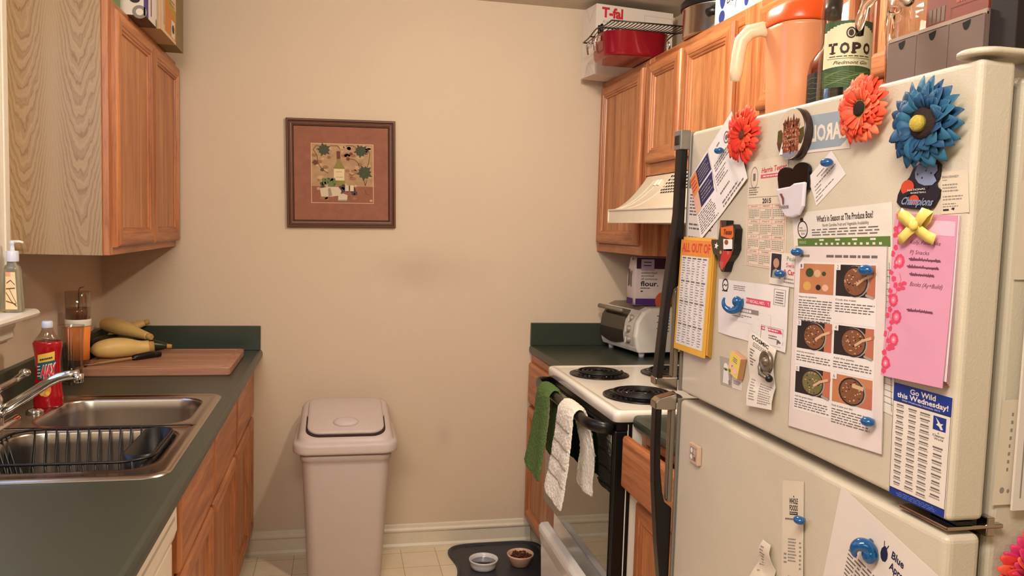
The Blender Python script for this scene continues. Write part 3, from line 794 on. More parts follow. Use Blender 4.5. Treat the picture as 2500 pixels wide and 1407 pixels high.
# ------------------------------------------------------------------ towels on the oven handle
def towel_mat(name, col, dark):
    m = mat(name, col, rough=0.95, noise=0.18, nscale=260, bump=1.0, bscale=300, spec=.1)
    return m
M_tgn = towel_mat('green terry', '5a7040', 0); M_twh = towel_mat('cream terry', 'e6dccb', 0); M_rib = mat('towel stripe', '8d8375', rough=.9)
def towel(name, label, y0, y1, zf, zb, mt, stripes=(), flare=.0, slantf=0.0, xoff=0.0, ybk=None, group='terry towels over the oven handle', thick=.011):
    t = thing(name, label, 'towel', (.722, (y0 + y1) / 2, .885), group)
    bx, bz, rb = .722, .874, .018
    path = []
    for i in range(17):
        q = 1 - i / 16; path.append((bx - rb - .004 - .022 * q * q - xoff * q, bz - (bz - zf) * q, 'f', q))
    for i in range(1, 8):
        a = PI - PI * i / 8; path.append((bx + rb * math.cos(a), bz + rb * math.sin(a) * 1.15, 't', 0))
    for i in range(13):
        q = i / 12; path.append((bx + rb + .002 + .004 * math.sin(q * 5), bz - (bz - zb) * q, 'b', q))
    NU = 14
    def pos(j, u, off):
        x, z, k, q = path[j]
        ya, yb = (y0, y1)
        if k == 'b' and ybk: w_ = min(1, q * 2.2); ya = y0 + (ybk[0] - y0) * w_; yb = y1 + (ybk[1] - y1) * w_
        c = (ya + yb) / 2; w = (yb - ya) * (1 + (flare * q if k == 'f' else .15 * q)) * (.82 if k == 't' else 1 - .12 * (1 - q))
        wav = .005 * math.sin(u * 7 + q * 2.2) * q + .0014 * math.sin(u * 23 + j * 1.7) * math.sin(u * 51 + j * 2.9)
        zz = z + (slantf * (u - .5) * q if k == 'f' else 0)
        st = 1.0
        if k in 'fb':
            for s_ in stripes:
                d = abs(z - s_)
                if d < .010: st = min(st, .62 + .38 * (d / .010))
        dx = (1 if k == 'b' else -1)
        e = 1 - abs(2 * u - 1) ** 6
        o_ = off * (st * e * .75 + .25)
        if k == 't':
            a = math.atan2(z - bz, x - bx); return (x + o_ * math.cos(a), c + w * (u - .5), zz + o_ * math.sin(a))
        return (x + dx * o_ + dx * wav, c + w * (u - .5), zz)
    mb = MB(); nj = len(path)
    outer = [[pos(j, u / NU, thick) for u in range(NU + 1)] for j in range(nj)]
    inner = [[pos(j, u / NU, 0) for u in range(NU + 1)] for j in range(nj)]
    rings = [o + i[::-1] for o, i in zip(outer, inner)]
    mb.loft(rings, mt, True, True, True)
    # stripes get their own darker rows
    if stripes:
        mi = mb.m(M_rib); n = len(rings[0])
    o = mb.build('cloth', t, sub=3, fuzz=.0055)
    if stripes:
        ms = MB()
        for s_ in stripes:
            for side in ('f', 'b'):
                js = [j for j in range(nj) if path[j][2] == side]
                for ja, jb in zip(js, js[1:]):
                    za, zb_ = path[ja][1], path[jb][1]
                    if (za - s_) * (zb_ - s_) <= 0 and za != zb_:
                        w = (s_ - za) / (zb_ - za)
                        pts = [tuple(Vector(pos(ja, u / NU, thick + .0003)) * (1 - w) + Vector(pos(jb, u / NU, thick + .0003)) * w) for u in range(NU + 1)]
                        ms.tube(pts[1:-1], .0030, M_rib, 6)
        ms.build('stripes', o)
    return t, pos, path
tg, pg, _ = towel('dish_towel', 'green terry dish towel over the far end of the oven handle', 2.560, 2.740, .595, .64, M_tgn, flare=.22, slantf=.02, xoff=.008)
mb = MB(); mb.box(.6705, .6725, 2.550, 2.585, .615, .640, mat('towel tag', 'b9b5a8', rough=.7)); mb.build('care_tag', tg)
towel('dish_towel', 'cream terry dish towel with thin stripes over the near half of the oven handle', 2.275, 2.462, .592, .645, M_twh, stripes=(.825, .770, .715, .662), flare=.10, slantf=.02, xoff=.008, ybk=(2.22, 2.36))

# ------------------------------------------------------------------ trash can
M_tr = mat('trash can plastic', 'cdbcb5', rough=0.42, noise=.03, bump=.05, bscale=900)
t = thing('trash_can', 'tall beige plastic trash can with swing lid against the end wall', 'trash can', (.035, 3.27, 0))
def TR(x0, x1, y0, y1, r, z): return [(x, y, z) for x, y in rr(x0, x1, y0, y1, r, 6)]
mb = MB()
mb.loft([TR(-.100, .178, 3.150, 3.400, .035, 0), TR(-.105, .183, 3.143, 3.408, .04, .012), TR(-.130, .207, 3.112, 3.435, .045, .50), TR(-.133, .210, 3.108, 3.438, .045, .518), TR(-.137, .214, 3.104, 3.442, .045, .520), TR(-.138, .215, 3.103, 3.443, .045, .545)], M_tr)
mb.build('bin', t)
mb = MB(); mb.loft([TR(-.141, .218, 3.100, 3.446, .047, .5455), TR(-.141, .218, 3.100, 3.446, .047, .551)], mat('trash bag rim', '8c5148', rough=.5)); mb.build('bag_edge', t)
def TL(ins, z0, sl=0.0, r=.062): return [(x, y, z0 + sl * (y - 3.08)) for x, y in rr(-.165 + ins, .237 - ins, 3.077 + ins, 3.469 - ins, max(.02, r - ins * .4), 7)]
mb = MB()
mb.loft([TL(.006, .5515), TL(.001, .555), TL(0, .562), TL(0, .582), TL(.002, .590), TL(.008, .595), TL(.016, .597, .0), TL(.019, .602, .08), TL(.024, .606, .20), TL(.033, .609, .245), TL(.046, .6105, .26), TL(.09, .612, .262)], M_tr)
mb.build('lid', t)
def flap(h, i): return [(x, y, .6105 + h + .26 * (y - 3.08) - .010 * max(0, (y - 3.30) / .12)) for x, y in rr(-.112 + i, .184 - i, 3.113 + i, 3.418 - i, .05 - i * .3, 7)]
mb = MB(); mb.loft([flap(-.002, -.0055), flap(.0035, -.0055)], mat('flap gap shade', '3a2420', rough=.8)); mb.build('flap_gap_shade', t)  # dark plate paints the shade between lid and flap
mb = MB(); mb.loft([flap(.0036, .001), flap(.0125, 0), flap(.0155, .003), flap(.0170, .012), flap(.0200, .05), flap(.0215, .10)], M_tr)
fl = mb.build('swing_flap', t)
mb = MB(); R_ = Matrix.Rotation(math.radians(16), 3, 'X')
mb.ell((.036, 3.175, .6570), (.050, .034, .016), M_tr, rot=R_); mb.build('push_mark', fl)

# ------------------------------------------------------------------ pet mat and bowls
M_mat = mat('mat rubber', '34333a', rough=0.38, bump=.1, bscale=300)
t = thing('pet_feeding_mat', 'dark grey rubber pet mat with wavy raised edge on the floor', 'pet mat', (.74, 3.25, 0))
def mat_outline(ins):
    out = []
    for x, y in rr(.478 + ins, 1.0 - ins, 3.02 + ins, 3.478 - ins, .05, 6):
        out.append((x, y))
    return out
def wavy(ins, z):
    # bone-like outline: pinched waist on each short side
    cx, cy, hx, hy = .700, 3.245, .226, .232
    pts = []
    for i in range(72):
        a = 2 * PI * i / 72; ca, sa = math.cos(a), math.sin(a)
        q = (abs(ca) ** 5 + abs(sa) ** 5) ** (-1 / 5)
        x, y = q * ca, q * sa
        pinch = 1 - .13 * math.exp(-(y * 1.9) ** 2) * min(1, abs(x) ** 4)
        pts.append((cx + (hx - ins) * x * pinch, cy + (hy - ins) * y, z))
    return pts
mb = MB(); mb.loft([wavy(0, .0005), wavy(0, .008), wavy(.004, .0125), wavy(.011, .0125), wavy(.016, .008), wavy(.022, .005)], M_mat)
mb.build('mat', t)
mb = MB(); mb.tube([(.57, 3.448, .0055), (.60, 3.452, .0055), (.66, 3.455, .0055)], .0015, M_mat, 5); mb.build('raised_line', t)
M_cer = mat('ramekin white', 'e3dcdc', rough=.2, coat=.4); M_cer2 = mat('bowl blush', 'e0b79a', rough=.25, coat=.3)
def bowl(name, label, cat, c, r0, r1, h, mt, ribs=0):
    t = thing(name, label, cat, c, 'pet bowls on the mat'); mb = MB()
    pr = [(r0 * .85, 0), (r0, .003)]
    if ribs:
        for i in range(ribs):
            z = .008 + (h - .018) * i / ribs; rr_ = r0 + (r1 - r0) * z / h; pr += [(rr_ - .0015, z), (rr_ + .0008, z + (h - .018) / ribs * .5)]
    pr += [(r1 - .002, h - .008), (r1, h - .004), (r1 - .001, h), (r1 - .004, h), (r1 - .007, h - .01), (r0 - .006, .010), (r0 * .5, .006)]
    mb.lathe(pr, c, mt, 40); mb.build('bowl', t); return t
bt = bowl('ramekin', 'white ribbed water dish on the grey pet mat', 'bowl', (.614, 3.225, .0055), .052, .062, .040, M_cer, ribs=4)
mb = MB(); mb.lathe([(.0535, .024), (.0545, .0245), (.001, .0245)], (.614, 3.225, .0055), mat('water', 'cfd8e8', rough=.02, trans=1, ior=1.33, noise=0), 32); mb.build('water', bt)
bt = bowl('food_bowl', 'small blush pet bowl filled with brown kibble on the mat', 'bowl', (.775, 3.232, .0055), .040, .058, .050, M_cer2)
mb = MB(); rnd = random.Random(5); M_kib = mat('kibble', '5d3322', rough=.7, noise=.3, nscale=80)
mb.lathe([(.049, .030), (.035, .038), (.002, .042)], (.775, 3.232, .0055), M_kib, 20)
for i in range(90):
    a = rnd.random() * 6.28; q = .046 * rnd.random() ** .5
    R_ = Matrix.Rotation(rnd.random() * 6, 3, 'Z') @ Matrix.Rotation(rnd.random() * 2, 3, 'X')
    mb.ell((.775 + q * math.cos(a), 3.232 + q * math.sin(a), .0055 + .040 + .008 * (1 - q / .046) + rnd.random() * .003), (.0055, .0035, .003), M_kib, 6, 4, rot=R_)
o = mb.build('kibble', bt); o['kind'] = 'stuff'

# ------------------------------------------------------------------ framed picture
PX0, PX1, PZ0, PZ1, PY = -.2185, .2330, 1.4225, 1.8755, D - .001
t = thing('framed_picture', 'square brown-framed still life print on the end wall', 'picture', (.007, PY, 1.65), rz=0)
t.rotation_euler = (0, math.radians(-1.2), 0)
M_fr = mat('frame brown', '6a3f2a', rough=0.42, noise=.15, nscale=60); M_frd = mat('frame dark', '3c2013', rough=.5); M_gold = mat('frame bead', '9a6a3c', rough=.35)
M_mt = mat('mat board terracotta', '925c48', rough=.8, noise=.22, nscale=30); M_cream = mat('print ground', 'ad8a66', rough=.8, noise=.35, nscale=30)
def fring(i, y): 
    return [(PX0 + i, y, PZ0 + i), (PX1 - i, y, PZ0 + i), (PX1 - i, y, PZ1 - i), (PX0 + i, y, PZ1 - i)]
mb = MB()
mb.loft([fring(0, PY), fring(0, PY - .018), fring(.004, PY - .022), fring(.008, PY - .0225)], M_fr, False, False, False)
mb.loft([fring(.008, PY - .0225), fring(.011, PY - .019), fring(.014, PY - .0185)], M_frd, False, False, False)
mb.loft([fring(.014, PY - .0185), fring(.018, PY - .021), fring(.023, PY - .020), fring(.026, PY - .016)], M_fr, False, False, False)
mb.loft([fring(.026, PY - .016), fring(.028, PY - .016), fring(.031, PY - .010)], M_frd, False, False, False)
mb.build('frame', t)
mb = MB()
PW, PH = PX1 - PX0 - .06, PZ1 - PZ0 - .06
s = Sheet(mb, lambda u, v: Vector((PX0 + .03 + PW * u, PY - .010, PZ1 - .03 - PH * v)), lambda u, v: Vector((0, -1, 0)), top=0, lay=.00025)
s.rect(0, 0, 1, 1, M_mt, 0)
a0, a1, b0_, b1_ = .185, .835, .185, .81
s.rect(a0 - .006, b0_ - .006, a1 + .006, b1_ + .006, mat('print edge', 'd8b48c', rough=.8), 1); s.rect(a0, b0_, a1, b1_, M_cream, 2)
mo = mb.build('mat_board', t)
mb = MB()
s = Sheet(mb, lambda u, v: Vector((PX0 + .03 + PW * (a0 + (a1 - a0) * u), PY - .0106, PZ1 - .03 - PH * (b0_ + (b1_ - b0_) * v))), lambda u, v: Vector((0, -1, 0)), top=0, lay=.00018)
M_leaf = mat('print leaf', '444a36', rough=.8, noise=.3, nscale=90); M_vine = mat('print vine', '5f4527', rough=.8); M_btl = mat('print bottle', '8a7a40', rough=.8, noise=.2, nscale=60)
M_lab = mat('print label', 'd9c49a', rough=.8, noise=.1, nscale=60); M_cap = mat('print capsule', '6e3a30', rough=.8); M_che = mat('print cheese', 'cdb8a0', rough=.8); M_ched = mat('print cheese side', '9a8672', rough=.8)
M_grp = mat('print grapes', '4d3a44', rough=.8, noise=.3, nscale=90); M_tabl = mat('print table', '8e5a44', rough=.8, noise=.25, nscale=40); M_grn = mat('print grapes green', '6e7a4a', rough=.8, noise=.3, nscale=90)
s.rect(0, .72, 1, 1, M_tabl, 1)
rnd = random.Random(9)
M_bl1 = mat('print wash light', 'bf9c76', rough=.8, noise=.3, nscale=60); M_bl2 = mat('print wash rust', '9a6a4a', rough=.8, noise=.3, nscale=60)
for k in range(60):
    u_ = .03 + .94 * rnd.random(); v_ = .03 + .94 * rnd.random(); r_ = .02 + .05 * rnd.random()
    s.disc(u_, min(v_, .96), min(r_, u_, 1 - u_), min(r_ * .8, .03 + 0 * v_), M_bl1 if k % 2 else M_bl2, 2, 9)
def leaf(u, v, r, m_, rot=0):
    pts = []
    for i in range(20):
        a = 2 * PI * i / 20 + rot; q = r * (1.0 if i % 4 == 0 else (.62 if i % 2 else .8)); pts.append((u + q * math.cos(a), v + q * math.sin(a)))
    s.poly(pts, m_, 4)
for u, v, r, m_ in ((.20, .10, .125, M_leaf), (.80, .11, .125, M_leaf), (.86, .48, .145, M_leaf), (.64, .16, .035, M_cap), (.59, .25, .04, M_cap), (.06, .32, .06, M_cap), (.17, .44, .04, M_vine)): leaf(u, v, r, m_, rnd.random())
def vine(pts):
    P_ = []
    for i in range(len(pts) - 1):
        for k in range(5):
            w = k / 5; P_.append((pts[i][0] * (1 - w) + pts[i + 1][0] * w, pts[i][1] * (1 - w) + pts[i + 1][1] * w))
    P_.append(pts[-1]); s.line(P_, .010, M_vine, 3)
vine([(.30, .03), (.42, .03), (.46, .08)]); vine([(.20, .06), (.08, .03), (.03, .10), (.09, .20), (.10, .32), (.17, .44), (.27, .50)]); vine([(.78, .08), (.66, .02), (.56, .03)]); vine([(.90, .05), (.95, .15), (.93, .30), (.90, .40)]); vine([(.60, .24), (.70, .26), (.76, .32), (.78, .40), (.84, .46)]); vine([(.84, .55), (.87, .70), (.90, .60)]); vine([(.60, .50), (.66, .53), (.72, .49)]); vine([(.87, .78), (.88, .84), (.92, .86)])
s.poly([(.405, .20), (.465, .20), (.47, .30), (.53, .40), (.535, .70), (.36, .70), (.355, .40), (.405, .30)], M_btl, 5)
s.rect(.405, .12, .465, .25, M_cap, 6); s.rect(.358, .42, .53, .62, M_lab, 6); s.rect(.40, .47, .49, .475, M_vine, 7); s.rect(.39, .56, .50, .565, M_vine, 7)
for i in range(26): s.disc(.15 + rnd.random() * .22, .60 + rnd.random() * .13, .028, .028, M_grn if i % 3 else M_leaf, 6 + i % 3, 10)
for i in range(22): s.disc(.45 + rnd.random() * .28, .70 + rnd.random() * .15, .027, .027, M_grp, 6 + i % 3, 10)
s.rect(.54, .70, .60, .80, M_che, 9); s.rect(.62, .70, .68, .80, M_lab, 9)
s.poly([(.13, .76), (.28, .73), (.30, .75), (.30, .90), (.15, .90)], M_che, 10); s.poly([(.28, .73), (.43, .73), (.48, .80), (.46, .88), (.30, .90), (.30, .76)], M_che, 10); s.poly([(.26, .76), (.30, .75), (.33, .88), (.27, .90)], M_ched, 11)
s.poly([(.43, .87), (.50, .84), (.58, .87), (.57, .95), (.42, .97)], M_che, 12); s.rect(.42, .95, .57, .975, M_ched, 13)
mb.build('print', mo)

# ------------------------------------------------------------------ things on the left counter
M_clear = thin_glass('clear plastic', 'efe9df')
M_glass = thin_glass('clear glass', 'faf7f2')
M_solid = mat('solid glass', 'fbf8f4', rough=0.02, trans=1.0, ior=1.45, noise=0)
t = thing('cutting_board', 'wooden cutting board with juice groove on the left counter', 'cutting board', (-.615, 3.12, CL))
M_bd = wood('board wood', '96634a', 'b98a6c', 'X', rough=.45, fine=.6, pore=.2)
bx0, bx1, by0, by1, bz = -.868, -.367, 2.912, 3.335, CL + .0005
mb = MB()
def BD(i, z, r=.012): return [(x, y, z) for x, y in rr(bx0 + i, bx1 - i, by0 + i, by1 - i, r, 3)]
mb.loft([BD(.002, bz), BD(0, bz + .003), BD(0, bz + .026), BD(.003, bz + .029), BD(.018, bz + .029), BD(.021, bz + .025), BD(.026, bz + .025), BD(.029, bz + .029)], M_bd, smooth=False)
mb.build('board', t)
bt_ = bz + .029
M_sq = mat('squash yellow', 'dab670', rough=0.4, noise=.12, nscale=20, bump=.1, bscale=60); M_sqs = mat('squash stem', 'b98f52', rough=.7); M_zu = mat('zucchini green', '1d2614', rough=.32, noise=.35, nscale=60)
def gourd(name, label, pts, rads, mt, group, stem=True, flat=1.0):
    c = pts[len(pts) // 2]; t = thing(name, label, 'squash' if mt is M_sq else 'zucchini', c, group)
    # smooth the path
    P_, R2 = [], []
    n = len(pts)
    def cr(a, b, c, d, w):
        return tuple(0.5 * ((2 * b[i]) + (-a[i] + c[i]) * w + (2 * a[i] - 5 * b[i] + 4 * c[i] - d[i]) * w * w + (-a[i] + 3 * b[i] - 3 * c[i] + d[i]) * w ** 3) for i in range(len(b)))
    Q = [tuple(p) + (r,) for p, r in zip(pts, rads)]
    for i in range(n - 1):
        for k in range(6):
            q = cr(Q[max(i - 1, 0)], Q[i], Q[i + 1], Q[min(i + 2, n - 1)], k / 6); P_.append(q[:3]); R2.append(max(.002, q[3]))
    P_.append(pts[-1]); R2.append(rads[-1])
    mb = MB(); mb.tube(P_, R2, mt, 22); mb.build('fruit', t)
    if stem:
        e = Vector(P_[-1]); d_ = (e - Vector(P_[-4])).normalized()
        mb = MB(); mb.tube([tuple(e - d_ * .002), tuple(e + d_ * .004), tuple(e + d_ * .018)], [R2[-1] * 1.02, R2[-1] * .95, R2[-1] * .8], M_sqs, 6); mb.build('stem', t)
    return t
gourd('yellow_squash', 'yellow squash lying in front on the cutting board, its cut stem to the right', [(-.868, 3.100, bt_ + .033), (-.848, 3.102, bt_ + .034), (-.805, 3.115, bt_ + .0375), (-.765, 3.140, bt_ + .036), (-.720, 3.165, bt_ + .031), (-.688, 3.175, bt_ + .033)], [.008, .026, .036, .035, .027, .024], M_sq, 'yellow squashes on the board')
gourd('yellow_squash', 'yellow squash resting on top of the pile, neck pointing towards the front one', [(-.905, 3.37, bt_ + .094), (-.89, 3.36, bt_ + .094), (-.855, 3.335, bt_ + .093), (-.80, 3.290, bt_ + .086), (-.74, 3.245, bt_ + .074), (-.70, 3.215, bt_ + .067)], [.006, .022, .031, .029, .019, .014], M_sq, 'yellow squashes on the board')
gourd('yellow_squash', 'yellow squash at the back of the pile with only its stem end showing', [(-.905, 3.44, bt_ + .03), (-.89, 3.44, bt_ + .032), (-.85, 3.44, bt_ + .045), (-.82, 3.445, bt_ + .062), (-.79, 3.45, bt_ + .078), (-.765, 3.455, bt_ + .088)], [.006, .018, .024, .022, .016, .012], M_sq, 'yellow squashes on the board')
gourd('zucchini', 'dark green zucchini at the left end of the pile', [(-.885, 3.185, bt_ + .030), (-.882, 3.20, bt_ + .030), (-.880, 3.23, bt_ + .030), (-.87, 3.28, bt_ + .031), (-.84, 3.33, bt_ + .031), (-.80, 3.38, bt_ + .030)], [.006, .022, .029, .030, .028, .02], M_zu, 'zucchini on the board', stem=False)
gourd('zucchini', 'dark zucchini behind the front squash with its pale tip showing at right', [(-.82, 3.245, bt_ + .026), (-.80, 3.245, bt_ + .026), (-.76, 3.250, bt_ + .027), (-.71, 3.260, bt_ + .026), (-.67, 3.268, bt_ + .023), (-.645, 3.272, bt_ + .021)], [.006, .022, .026, .025, .018, .010], M_zu, 'zucchini on the board')
t = thing('knife', 'black-handled kitchen knife lying on the cutting board', 'knife', (-.70, 3.06, bt_ + .001))
a, b = Vector((-.842, 2.935, bt_ + .006)), Vector((-.715, 3.066, bt_ + .010)); d_ = (b - a).normalized(); n_ = Vector((-d_.y, d_.x, 0))
mb = MB(); mb.prism([tuple(a), tuple(a + d_ * .05 - n_ * .010), tuple(b - n_ * .012), tuple(b + n_ * .010), tuple(a + d_ * .04 + n_ * .006)], (0, 0, .0018), M_chrome); mb.build('blade', t)
mb = MB(); e = b + d_ * .105; mb.tube([tuple(b - d_ * .004), tuple(b + d_ * .01), tuple(b + d_ * .06 + Vector((0, 0, .002))), tuple(e + Vector((0, 0, -.001)))], [.008, .010, .0105, .009], mat('knife handle', '0d0b0b', rough=.35), 12, flat=1.2); mb.build('handle', t)

# red dish soap
t = thing('dish_soap_bottle', 'red liquid dish soap bottle behind the faucet', 'soap bottle', (-.797, 2.452, CL))
M_red = mat('red soap', 'c01822', rough=.12, trans=.35, ior=1.35, noise=0, coat=.5)
mb = MB(); c = (-.797, 2.452, CL + .0005)
def SB(z, rx, ry): return [(c[0] + rx * math.cos(2 * PI * i / 28), c[1] + ry * math.sin(2 * PI * i / 28), c[2] + z) for i in range(28)]
pr = [(0, .030, .022), (.004, .036, .026), (.010, .0385, .028), (.014, .037, .027), (.018, .0385, .028), (.024, .0375, .027), (.029, .039, .028), (.036, .038, .027), (.05, .036, .026), (.09, .033, .024), (.13, .032, .024), (.155, .034, .025), (.172, .037, .027), (.184, .0385, .027), (.190, .035, .025)]
mb.loft([SB(*q) for q in pr], M_red); bo = mb.build('bottle', t)
mb = MB(); mb.loft([SB(*q) for q in ((.1905, .034, .025), (.200, .027, .021), (.213, .018, .016), (.222, .0145, .0145), (.226, .0145, .0145))], M_clear); mb.build('clear_shoulder', bo)
mb = MB(); mb.loft([SB(*q) for q in ((.2265, .0135, .0135), (.228, .0145, .0145), (.242, .0140, .0140), (.246, .012, .012))], mat('soap cap', 'cfd0dc', rough=.25)); mb.build('cap', t)
mb = MB()
def lp(u, v):
    a = math.radians(-125 + 80 * u) ; z = .158 - .125 * v + .012 * (u - .5) * (1 - v); r = 1.03
    rx = .0335 + .004 * abs(v - .4); return Vector((c[0] + rx * r * math.cos(a) * 1.02, c[1] + .0262 * r * math.sin(a), c[2] + z))
def ln(u, v): a = math.radians(-125 + 80 * u); return Vector((math.cos(a), math.sin(a), 0))
s = Sheet(mb, lp, ln, step=1, top=.0002, lay=.0003)
M_ly = mat('label yellow', 'e2b94c', rough=.5); M_lt = mat('label teal', '27525a', rough=.5); M_lr = mat('label red', 'd3343c', rough=.4); M_or = mat('label orange', 'e8823a', rough=.4); M_lw = mat('label white', 'e8e2dc', rough=.5)
s.rect(.08, .0, .95, .20, M_ly); s.lines(.2, .08, .85, .17, 1, M_ink, random.Random(1), 2)
s.rect(.04, .19, 1, .23, M_lt, 2); s.rect(.02, .23, .98, .58, M_lt); 
for k in range(4): s.rect(.03, .26 + k * .075, .22, .28 + k * .075, M_lw, 2)
s.text('AJAX', .22, .27, .98, .52, M_lr, 4, bold=.05, slant=.3); s.text('AJAX', .205, .262, .965, .512, M_lw, 3, bold=.09, slant=.3)
s.rect(.35, .60, .95, .70, M_lt, 2); s.rect(.45, .63, .9, .65, M_lw, 3)
s.disc(.48, .82, .26, .16, M_or, 3); s.disc(.30, .86, .14, .10, M_ly, 4); s.disc(.56, .90, .10, .05, M_ly, 4)
mb.build('label', bo)

# glasses
t = thing('pint_glass', 'empty clear pint glass behind the red soap bottle', 'glass', (-.842, 2.80, CL))
mb = MB(); mb.lathe([(.030, .0005), (.031, .004), (.034, .06), (.039, .188), (.0400, .190), (.0385, .190), (.0365, .178), (.0325, .06), (.029, .012), (.001, .010)], (-.842, 2.80, CL), M_glass, 36); mb.build('glass', t)
t = thing('tall_tumbler', 'tall clear tumbler with brown drink and orange sleeve beside the squashes', 'tumbler', (-.871, 2.975, CL))
cc = (-.871, 2.975, CL + .0005)
mb = MB(); mb.lathe([(.032, 0), (.0335, .004), (.0345, .10), (.0395, .20), (.0405, .283), (.0395, .284), (.0385, .276), (.0375, .2), (.0325, .10), (.0315, .012), (.001, .010)], cc, M_glass, 36); mb.build('glass', t)
mb = MB(); mb.lathe([(.0300, .013), (.0318, .05)], cc, mat('amber drink', '9a5a30', rough=.2, trans=.3, noise=0), 32); mb.build('drink_bottom', t)
mb = MB(); mb.lathe([(.0348, .050), (.0353, .10), (.0390, .165)], cc, mat('orange sleeve', 'f58c3c', rough=.35), 32); sl = mb.build('orange_sleeve', t)
mb = MB(); mb.lathe([(.0394, .166), (.0402, .170), (.0408, .184), (.0404, .190)], cc, mat('white band', 'eadfce', rough=.35), 32); mb.build('white_band', t)
mb = MB(); mb.lathe([(.0368, .191), (.0378, .215), (.0378, .228)], cc, mat('brown drink', '86543c', rough=.12, trans=.2, noise=0), 32); mb.build('drink', t)
mb = MB(); mb.tube([(cc[0] + .002, cc[1], cc[2] + .20), (cc[0] + .004, cc[1] - .002, cc[2] + .288), (cc[0] + .008, cc[1] - .002, cc[2] + .297), (cc[0] + .020, cc[1] - .002, cc[2] + .300)], .0016, mat('stirrer', '6e5236', rough=.4), 6); mb.build('stirrer', t)

# hand soap pump on the window sill
t = thing('hand_soap_pump', 'clear pump bottle of hand soap on the window sill', 'soap pump', (-.886, 2.462, WZ0 + .002))
c2 = (-.886, 2.462, WZ0 + .0025)
def SP(z, rx, ry): return [(c2[0] + x, c2[1] + y, c2[2] + z) for x, y in rr(-rx, rx, -ry, ry, min(rx, ry) * .5, 4)]
mb = MB(); mb.loft([SP(0, .022, .017), SP(.004, .0255, .020), (SP(.01, .026, .020)), SP(.115, .0195, .016), SP(.128, .017, .015), SP(.134, .012, .012), SP(.140, .012, .012)], mat('soap bottle clear', 'c8c4a8', rough=.06, trans=.75, ior=1.35, noise=0)); bo = mb.build('bottle', t)
mb = MB(); mb.lathe([(.0155, .1405), (.0160, .142), (.0160, .168), (.0150, .170), (.006, .171), (.0055, .188), (.0075, .190), (.0075, .198), (.002, .199)], c2, mat('pump white', 'dcdce4', rough=.3), 24)
mb.tube([(c2[0] - .004, c2[1], c2[2] + .196), (c2[0] + .020, c2[1] - .004, c2[2] + .1965), (c2[0] + .030, c2[1] - .006, c2[2] + .194)], [.0042, .0036, .003], M_white, 8)
mb.build('pump', t)
mb = MB(); s = Sheet(mb, lambda u, v: Vector((c2[0] - .012 + (.030 - .006 * (1 - v)) * u + .0 * v, c2[1] - .0205 + .004 * (1 - v) * .9, c2[2] + .112 - .103 * v)), lambda u, v: Vector((0, -1, .04)), top=.0003)
s.rect(0, 0, 1, 1, mat('soap label', 'efcf9a', rough=.5, noise=.15, nscale=40))
s.rect(0, .0, .5, .12, mat('soap label pink', 'e8a080', rough=.5), 2); s.line([(.1, .30), (.5, .22), (.9, .34)], .03, M_vine, 3); s.line([(.05, .45), (.9, .43)], .03, M_vine, 3); s.line([(.05, .55), (.55, .80), (.95, .92)], .035, M_vine, 3); s.line([(.35, .45), (.95, .85)], .03, M_vine, 3); s.line([(.05, .78), (.9, .86)], .03, M_vine, 3)
mb.build('label', bo)
# ------------------------------------------------------------------ fridge
M_fg = mat('fridge enamel', 'cabda7', rough=0.32, noise=.02, bump=.22, bscale=420)
M_fgs = mat('fridge trim grey', '8d857a', rough=.35, metal=.4)
M_gask = mat('gasket grey', '4b463c', rough=.7)
M_fh = mat('fridge handle black', '0f0b0a', rough=0.3)
M_nick = mat('nickel', 'b7aea2', rough=.16, metal=1, noise=0)
XF = .6747
t = thing('refrigerator', 'cream top-freezer refrigerator covered in papers and magnets', 'refrigerator', (1.06, 1.12, 0))
mb = MB(); mb.box(.741, 1.44, .764, 1.500, .03, 1.628, M_fg); mb.build('body', t, bevel=.008, seg=3)
mb = MB(); mb.box(.722, .741, .776, 1.49, 1.135, 1.618, M_gask); mb.box(.722, .741, .776, 1.49, .08, 1.10, M_gask); mb.build('gasket', t)
mb = MB(); mb.box(XF, .722, .7525, 1.4775, 1.1247, 1.640, M_fg); fd = mb.build('freezer_door', t, bevel=.007, seg=4)
mb = MB(); mb.box(XF, .722, .7525, 1.4775, .075, 1.1085, M_fg); ld = mb.build('fridge_door', t, bevel=.009, seg=4)
for nm, z0, z1, dd in (('edge_trim', 1.1247, 1.640, fd), ('edge_trim', .075, 1.1085, ld)):
    mb = MB(); mb.box(.6725, .722, 1.479, 1.4865, z0, z1, M_fgs); mb.build(nm, dd, bevel=.0015)
def handle(poly, caps, strip, parent, sub):
    h = MB(); h.prism([(x, 1.4875, z) for x, z in poly], (0, .026, 0), M_fh); ho = h.build('handle', parent, bevel=.003, seg=3)
    return ho
ho = handle([(.6565, 1.618), (.6550, 1.48), (.6525, 1.452), (.6470, 1.40), (.6400, 1.33), (.6345, 1.26), (.6300, 1.20), (.6265, 1.145), (.6400, 1.145), (.6435, 1.20), (.6475, 1.26), (.6510, 1.305), (.6560, 1.330), (.6640, 1.336), (.672, 1.336), (.672, 1.618)], 0, 0, fd, 1)
h2 = handle([(.6285, 1.092), (.6285, 1.0), (.6320, .93), (.6375, .87), (.6440, .80), (.6540, .72), (.6640, .665), (.672, .655), (.672, .880), (.664, .886), (.6560, .892), (.6500, .915), (.6440, .96), (.6415, 1.02), (.6415, 1.092)], 0, 0, ld, 1)
M_sil = mat('silver strip', '9a8c7c', rough=.3, metal=.7)
mb = MB(); mb.box(.6625, .6715, 1.489, 1.507, 1.150, 1.334, M_sil); mb.box(.6595, .6625, 1.492, 1.504, 1.152, 1.325, M_sil); mb.build('silver_insert', fd, bevel=.002)
